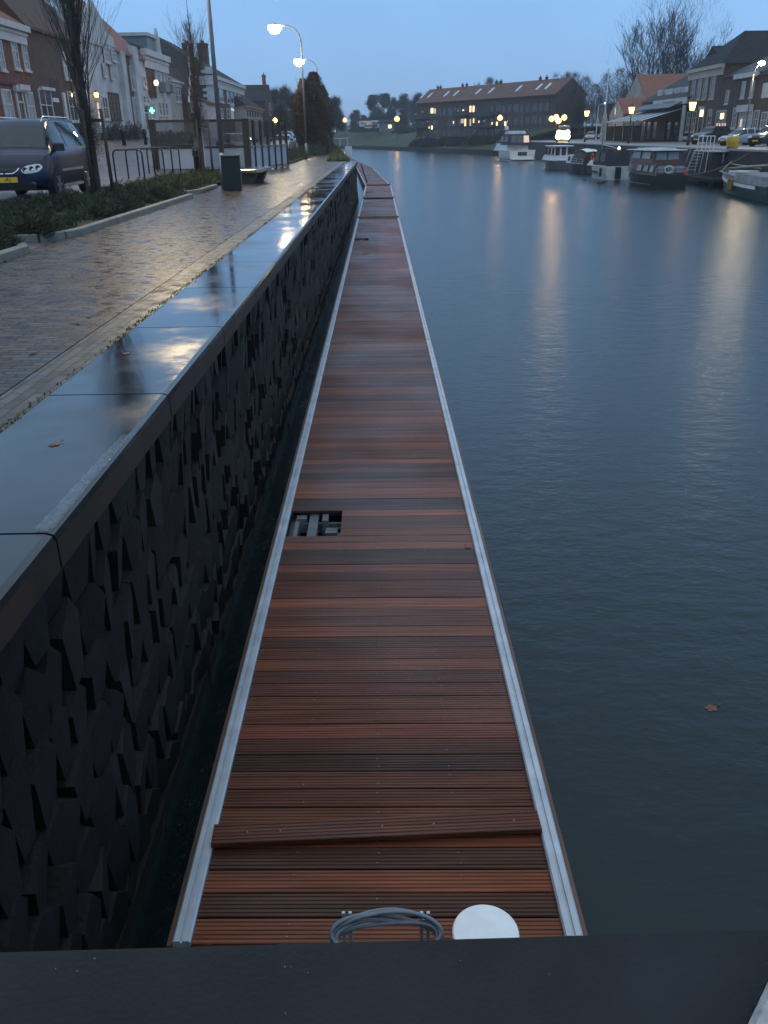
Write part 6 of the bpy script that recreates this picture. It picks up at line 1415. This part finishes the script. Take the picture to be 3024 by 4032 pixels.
# terrace screen: dark timber posts, tinted glass above, pale panels below
A_, B_, C_ = gp(606, 668, 2.62), gp(980, 672, 2.58), gp(1133, 654, 2.58)
zt_ = hy(978, 466, B_.y).z; zm_ = hy(978, 577, B_.y).z
woodp = mat('dark_post', (.028, .020, .016), .7, 0, .35, 4, stretch=(6, 6, .6)); tint = mat('tinted_glass', (.06, .05, .038), .04, 0, .1, 2, alpha=.34, spec=.8); lowp = mat('pale_panel', (.30, .32, .36), .3, 0, .2, 1.0)
frost = mat('frosted_panel', (.40, .44, .52), .22, 0, .15, 1.0)
ts = thing('terrace_screen', 'long terrace wind screen of dark posts, tinted glass and pale lower panels', 'wind screen', (B_.x, B_.y, 2.55))
def vpost(p, w, z1=None): g = G(); g.bbox(p.x-w/2, p.x+w/2, p.y-w/2, p.y+w/2, 2.4, z1 or zt_, .01); return g.build('post', woodp, ts, world=True)
A2 = Vector((A_.x, B_.y-.3, 0)); B2 = Vector((B_.x, B_.y, 0)); C2 = Vector((C_.x, C_.y, 0))
A2.x = hy(606, 560, A2.y).x
vpost(A2, .26); vpost(B2, .28); vpost(A2.lerp(B2, .5), .14)
def span(P, Q, m_low, rail_m, w=.09, rt=True):
    d = (Q-P).normalized(); P, Q = P+d*.15, Q-d*.12
    g = G()
    if rt: g.bar((P.x, P.y, zt_-.07), (Q.x, Q.y, zt_-.07), .09, .10)
    g.bar((P.x, P.y, zm_), (Q.x, Q.y, zm_), .10, .09); g.bar((P.x, P.y, 2.62), (Q.x, Q.y, 2.62), .10, .1); g.build('rail', rail_m, ts, world=True)
    g = G(); g.bar((P.x, P.y, (zt_+zm_)/2-.02), (Q.x, Q.y, (zt_+zm_)/2-.02), .016, zt_-zm_-.16); g.build('glass_pane', tint, ts, world=True, fix=True)
    g = G(); g.bar((P.x, P.y, (2.66+zm_)/2), (Q.x, Q.y, (2.66+zm_)/2), .03, zm_-2.66-.10); g.build('lower_panel', m_low, ts, world=True)
span(A2, A2.lerp(B2, .5), lowp, woodp); span(A2.lerp(B2, .5), B2, lowp, woodp)
railp = mat('pale_rail', (.26, .22, .18), .6)
n_ = 6
for k in range(n_):
    P, Q = B2.lerp(C2, k/n_), B2.lerp(C2, (k+1)/n_)
    span(P, Q, frost, railp, rt=False); vpost(Q, .13, zt_-.05)
# dark planters behind the screen
for k, (px, lb) in enumerate(((660, 'left dark round planter behind the terrace screen'), (728, 'right dark round planter behind the terrace screen'))):
    q = hy(px, 640, B_.y+2.2); t = thing('planter', lb, 'planter', (q.x, q.y, zg(q.x)), 0, 'dark planters behind the terrace screen'); g = G(); g.lathe([(.3, 0), (.5, .5), (.6, .95), (.56, 1.0), (.5, .9)], (0, 0, 0), 16); g.build('pot', dark_steel, t)
    g = G()
    for j in range(300): a_ = random.uniform(0, 6.28); rr = .5*random.random()**.5; q2 = Vector((rr*math.cos(a_), rr*math.sin(a_), .9+random.random()*.5)); s = Vector((random.gauss(0, .03), random.gauss(0, .03), .02)); g.add([q2-s, q2+s, q2+Vector((random.gauss(0, .1), random.gauss(0, .1), .2))], [(0, 1, 2)])
    g.build('plant', dkleaf, t, fix=False)
# bollards and clipped shrubs before the white houses, dark post on the promenade
for k, (px, py, lb) in enumerate(((484, 528, 'dark bollard before the white and brick house'), (672, 520, 'dark bollard seen through the terrace glass'), (815, 700, 'short bollard left of the green bin behind the second tree'), (570, 530, 'dark bollard before the stucco house'))):
    q = hx(px, py, -17.5) if k != 2 else gp(780, 690, 2.6); t = thing('bollard', lb, 'bollard', (q.x, q.y, zg(q.x)-.1), 0, 'dark street bollards'); g = G(); g.lathe([(.13, 0), (.12, .8), (.16, .86), (.14, 1.05), (.06, 1.15)], (0, 0, 0), 10); g.build('post', blackm, t, smooth=True)
    g = G(); g.lathe([(.165, .78), (.165, .84)], (0, 0, 0), 10); g.build('collar', dark_steel, t)
for k, (px, lb) in enumerate(((438, 'clipped dark shrub at the foot of the tall white gable house'), (505, 'clipped dark shrub by the bollard at the white and brick house'), (538, 'clipped dark shrub at the brick bay'), (462, 'clipped dark shrub left of the bollard'))):
    q = hx(px, 530, -19.6); shrub(lb, (q.x, q.y, zg(q.x)), .8, .8, 1.5, dkleaf, 1500, 260+k, .06, 'clipped shrubs at the house fronts')
q = gp(1295, 609, 2.53); t = thing('quay_post', 'dark tapered post standing on a base at the far promenade edge', 'post', q)
g = G(); g.lathe([(.19, .12), (.17, 1.0), (.12, 1.35), (.03, 1.5)], (0, 0, 0), 8); g.build('shaft', blackm, t); g = G(); g.bbox(-.35, .35, -.3, .3, 0, .12, .02); g.build('base', blackm, t)
q = gp(1330, 560, 2.5); q = hy(1318, 570, 140); t = thing('barrier', 'pale horizontal barrier rail at the far end of the promenade', 'barrier', (q.x, 140, 2.5)); g = G(); g.tube([(-2.4, 0, 1.15), (2.2, 0, 1.15)], .06, 6); g.build('rail', offwhite, t)
for x in (-2.2, -.7, .8, 2.0): g = G(); g.tube([(x, 0, 0), (x, 0, 1.1)], .06, 6); g.build('post', offwhite, t)
q = gp(1366, 584, 1.6); t = thing('marker_block', 'small white block at the waterside far past the coping end', 'marker', (q.x+.3, q.y, 1.0)); g = G(); g.bbox(-.7, .7, -.5, .5, -1.2, 1.0, .1); g.build('block', white, t)
# ------------------------------------------------------------------ damp evening air
hzm = bpy.data.materials.new('haze'); hzm.use_nodes = True; hn = hzm.node_tree.nodes; hn.remove(hn['Principled BSDF'])
pv = hn.new('ShaderNodeVolumePrincipled'); pv.inputs['Color'].default_value = (.90, .94, 1, 1); pv.inputs['Density'].default_value = .0005; pv.inputs['Anisotropy'].default_value = .3
hzm.node_tree.links.new(pv.outputs[0], hn['Material Output'].inputs['Volume'])
g = G(); g.box(-3010, 3010, -510, 4010, -4.2, 34); stuff(g.build('haze', hzm))
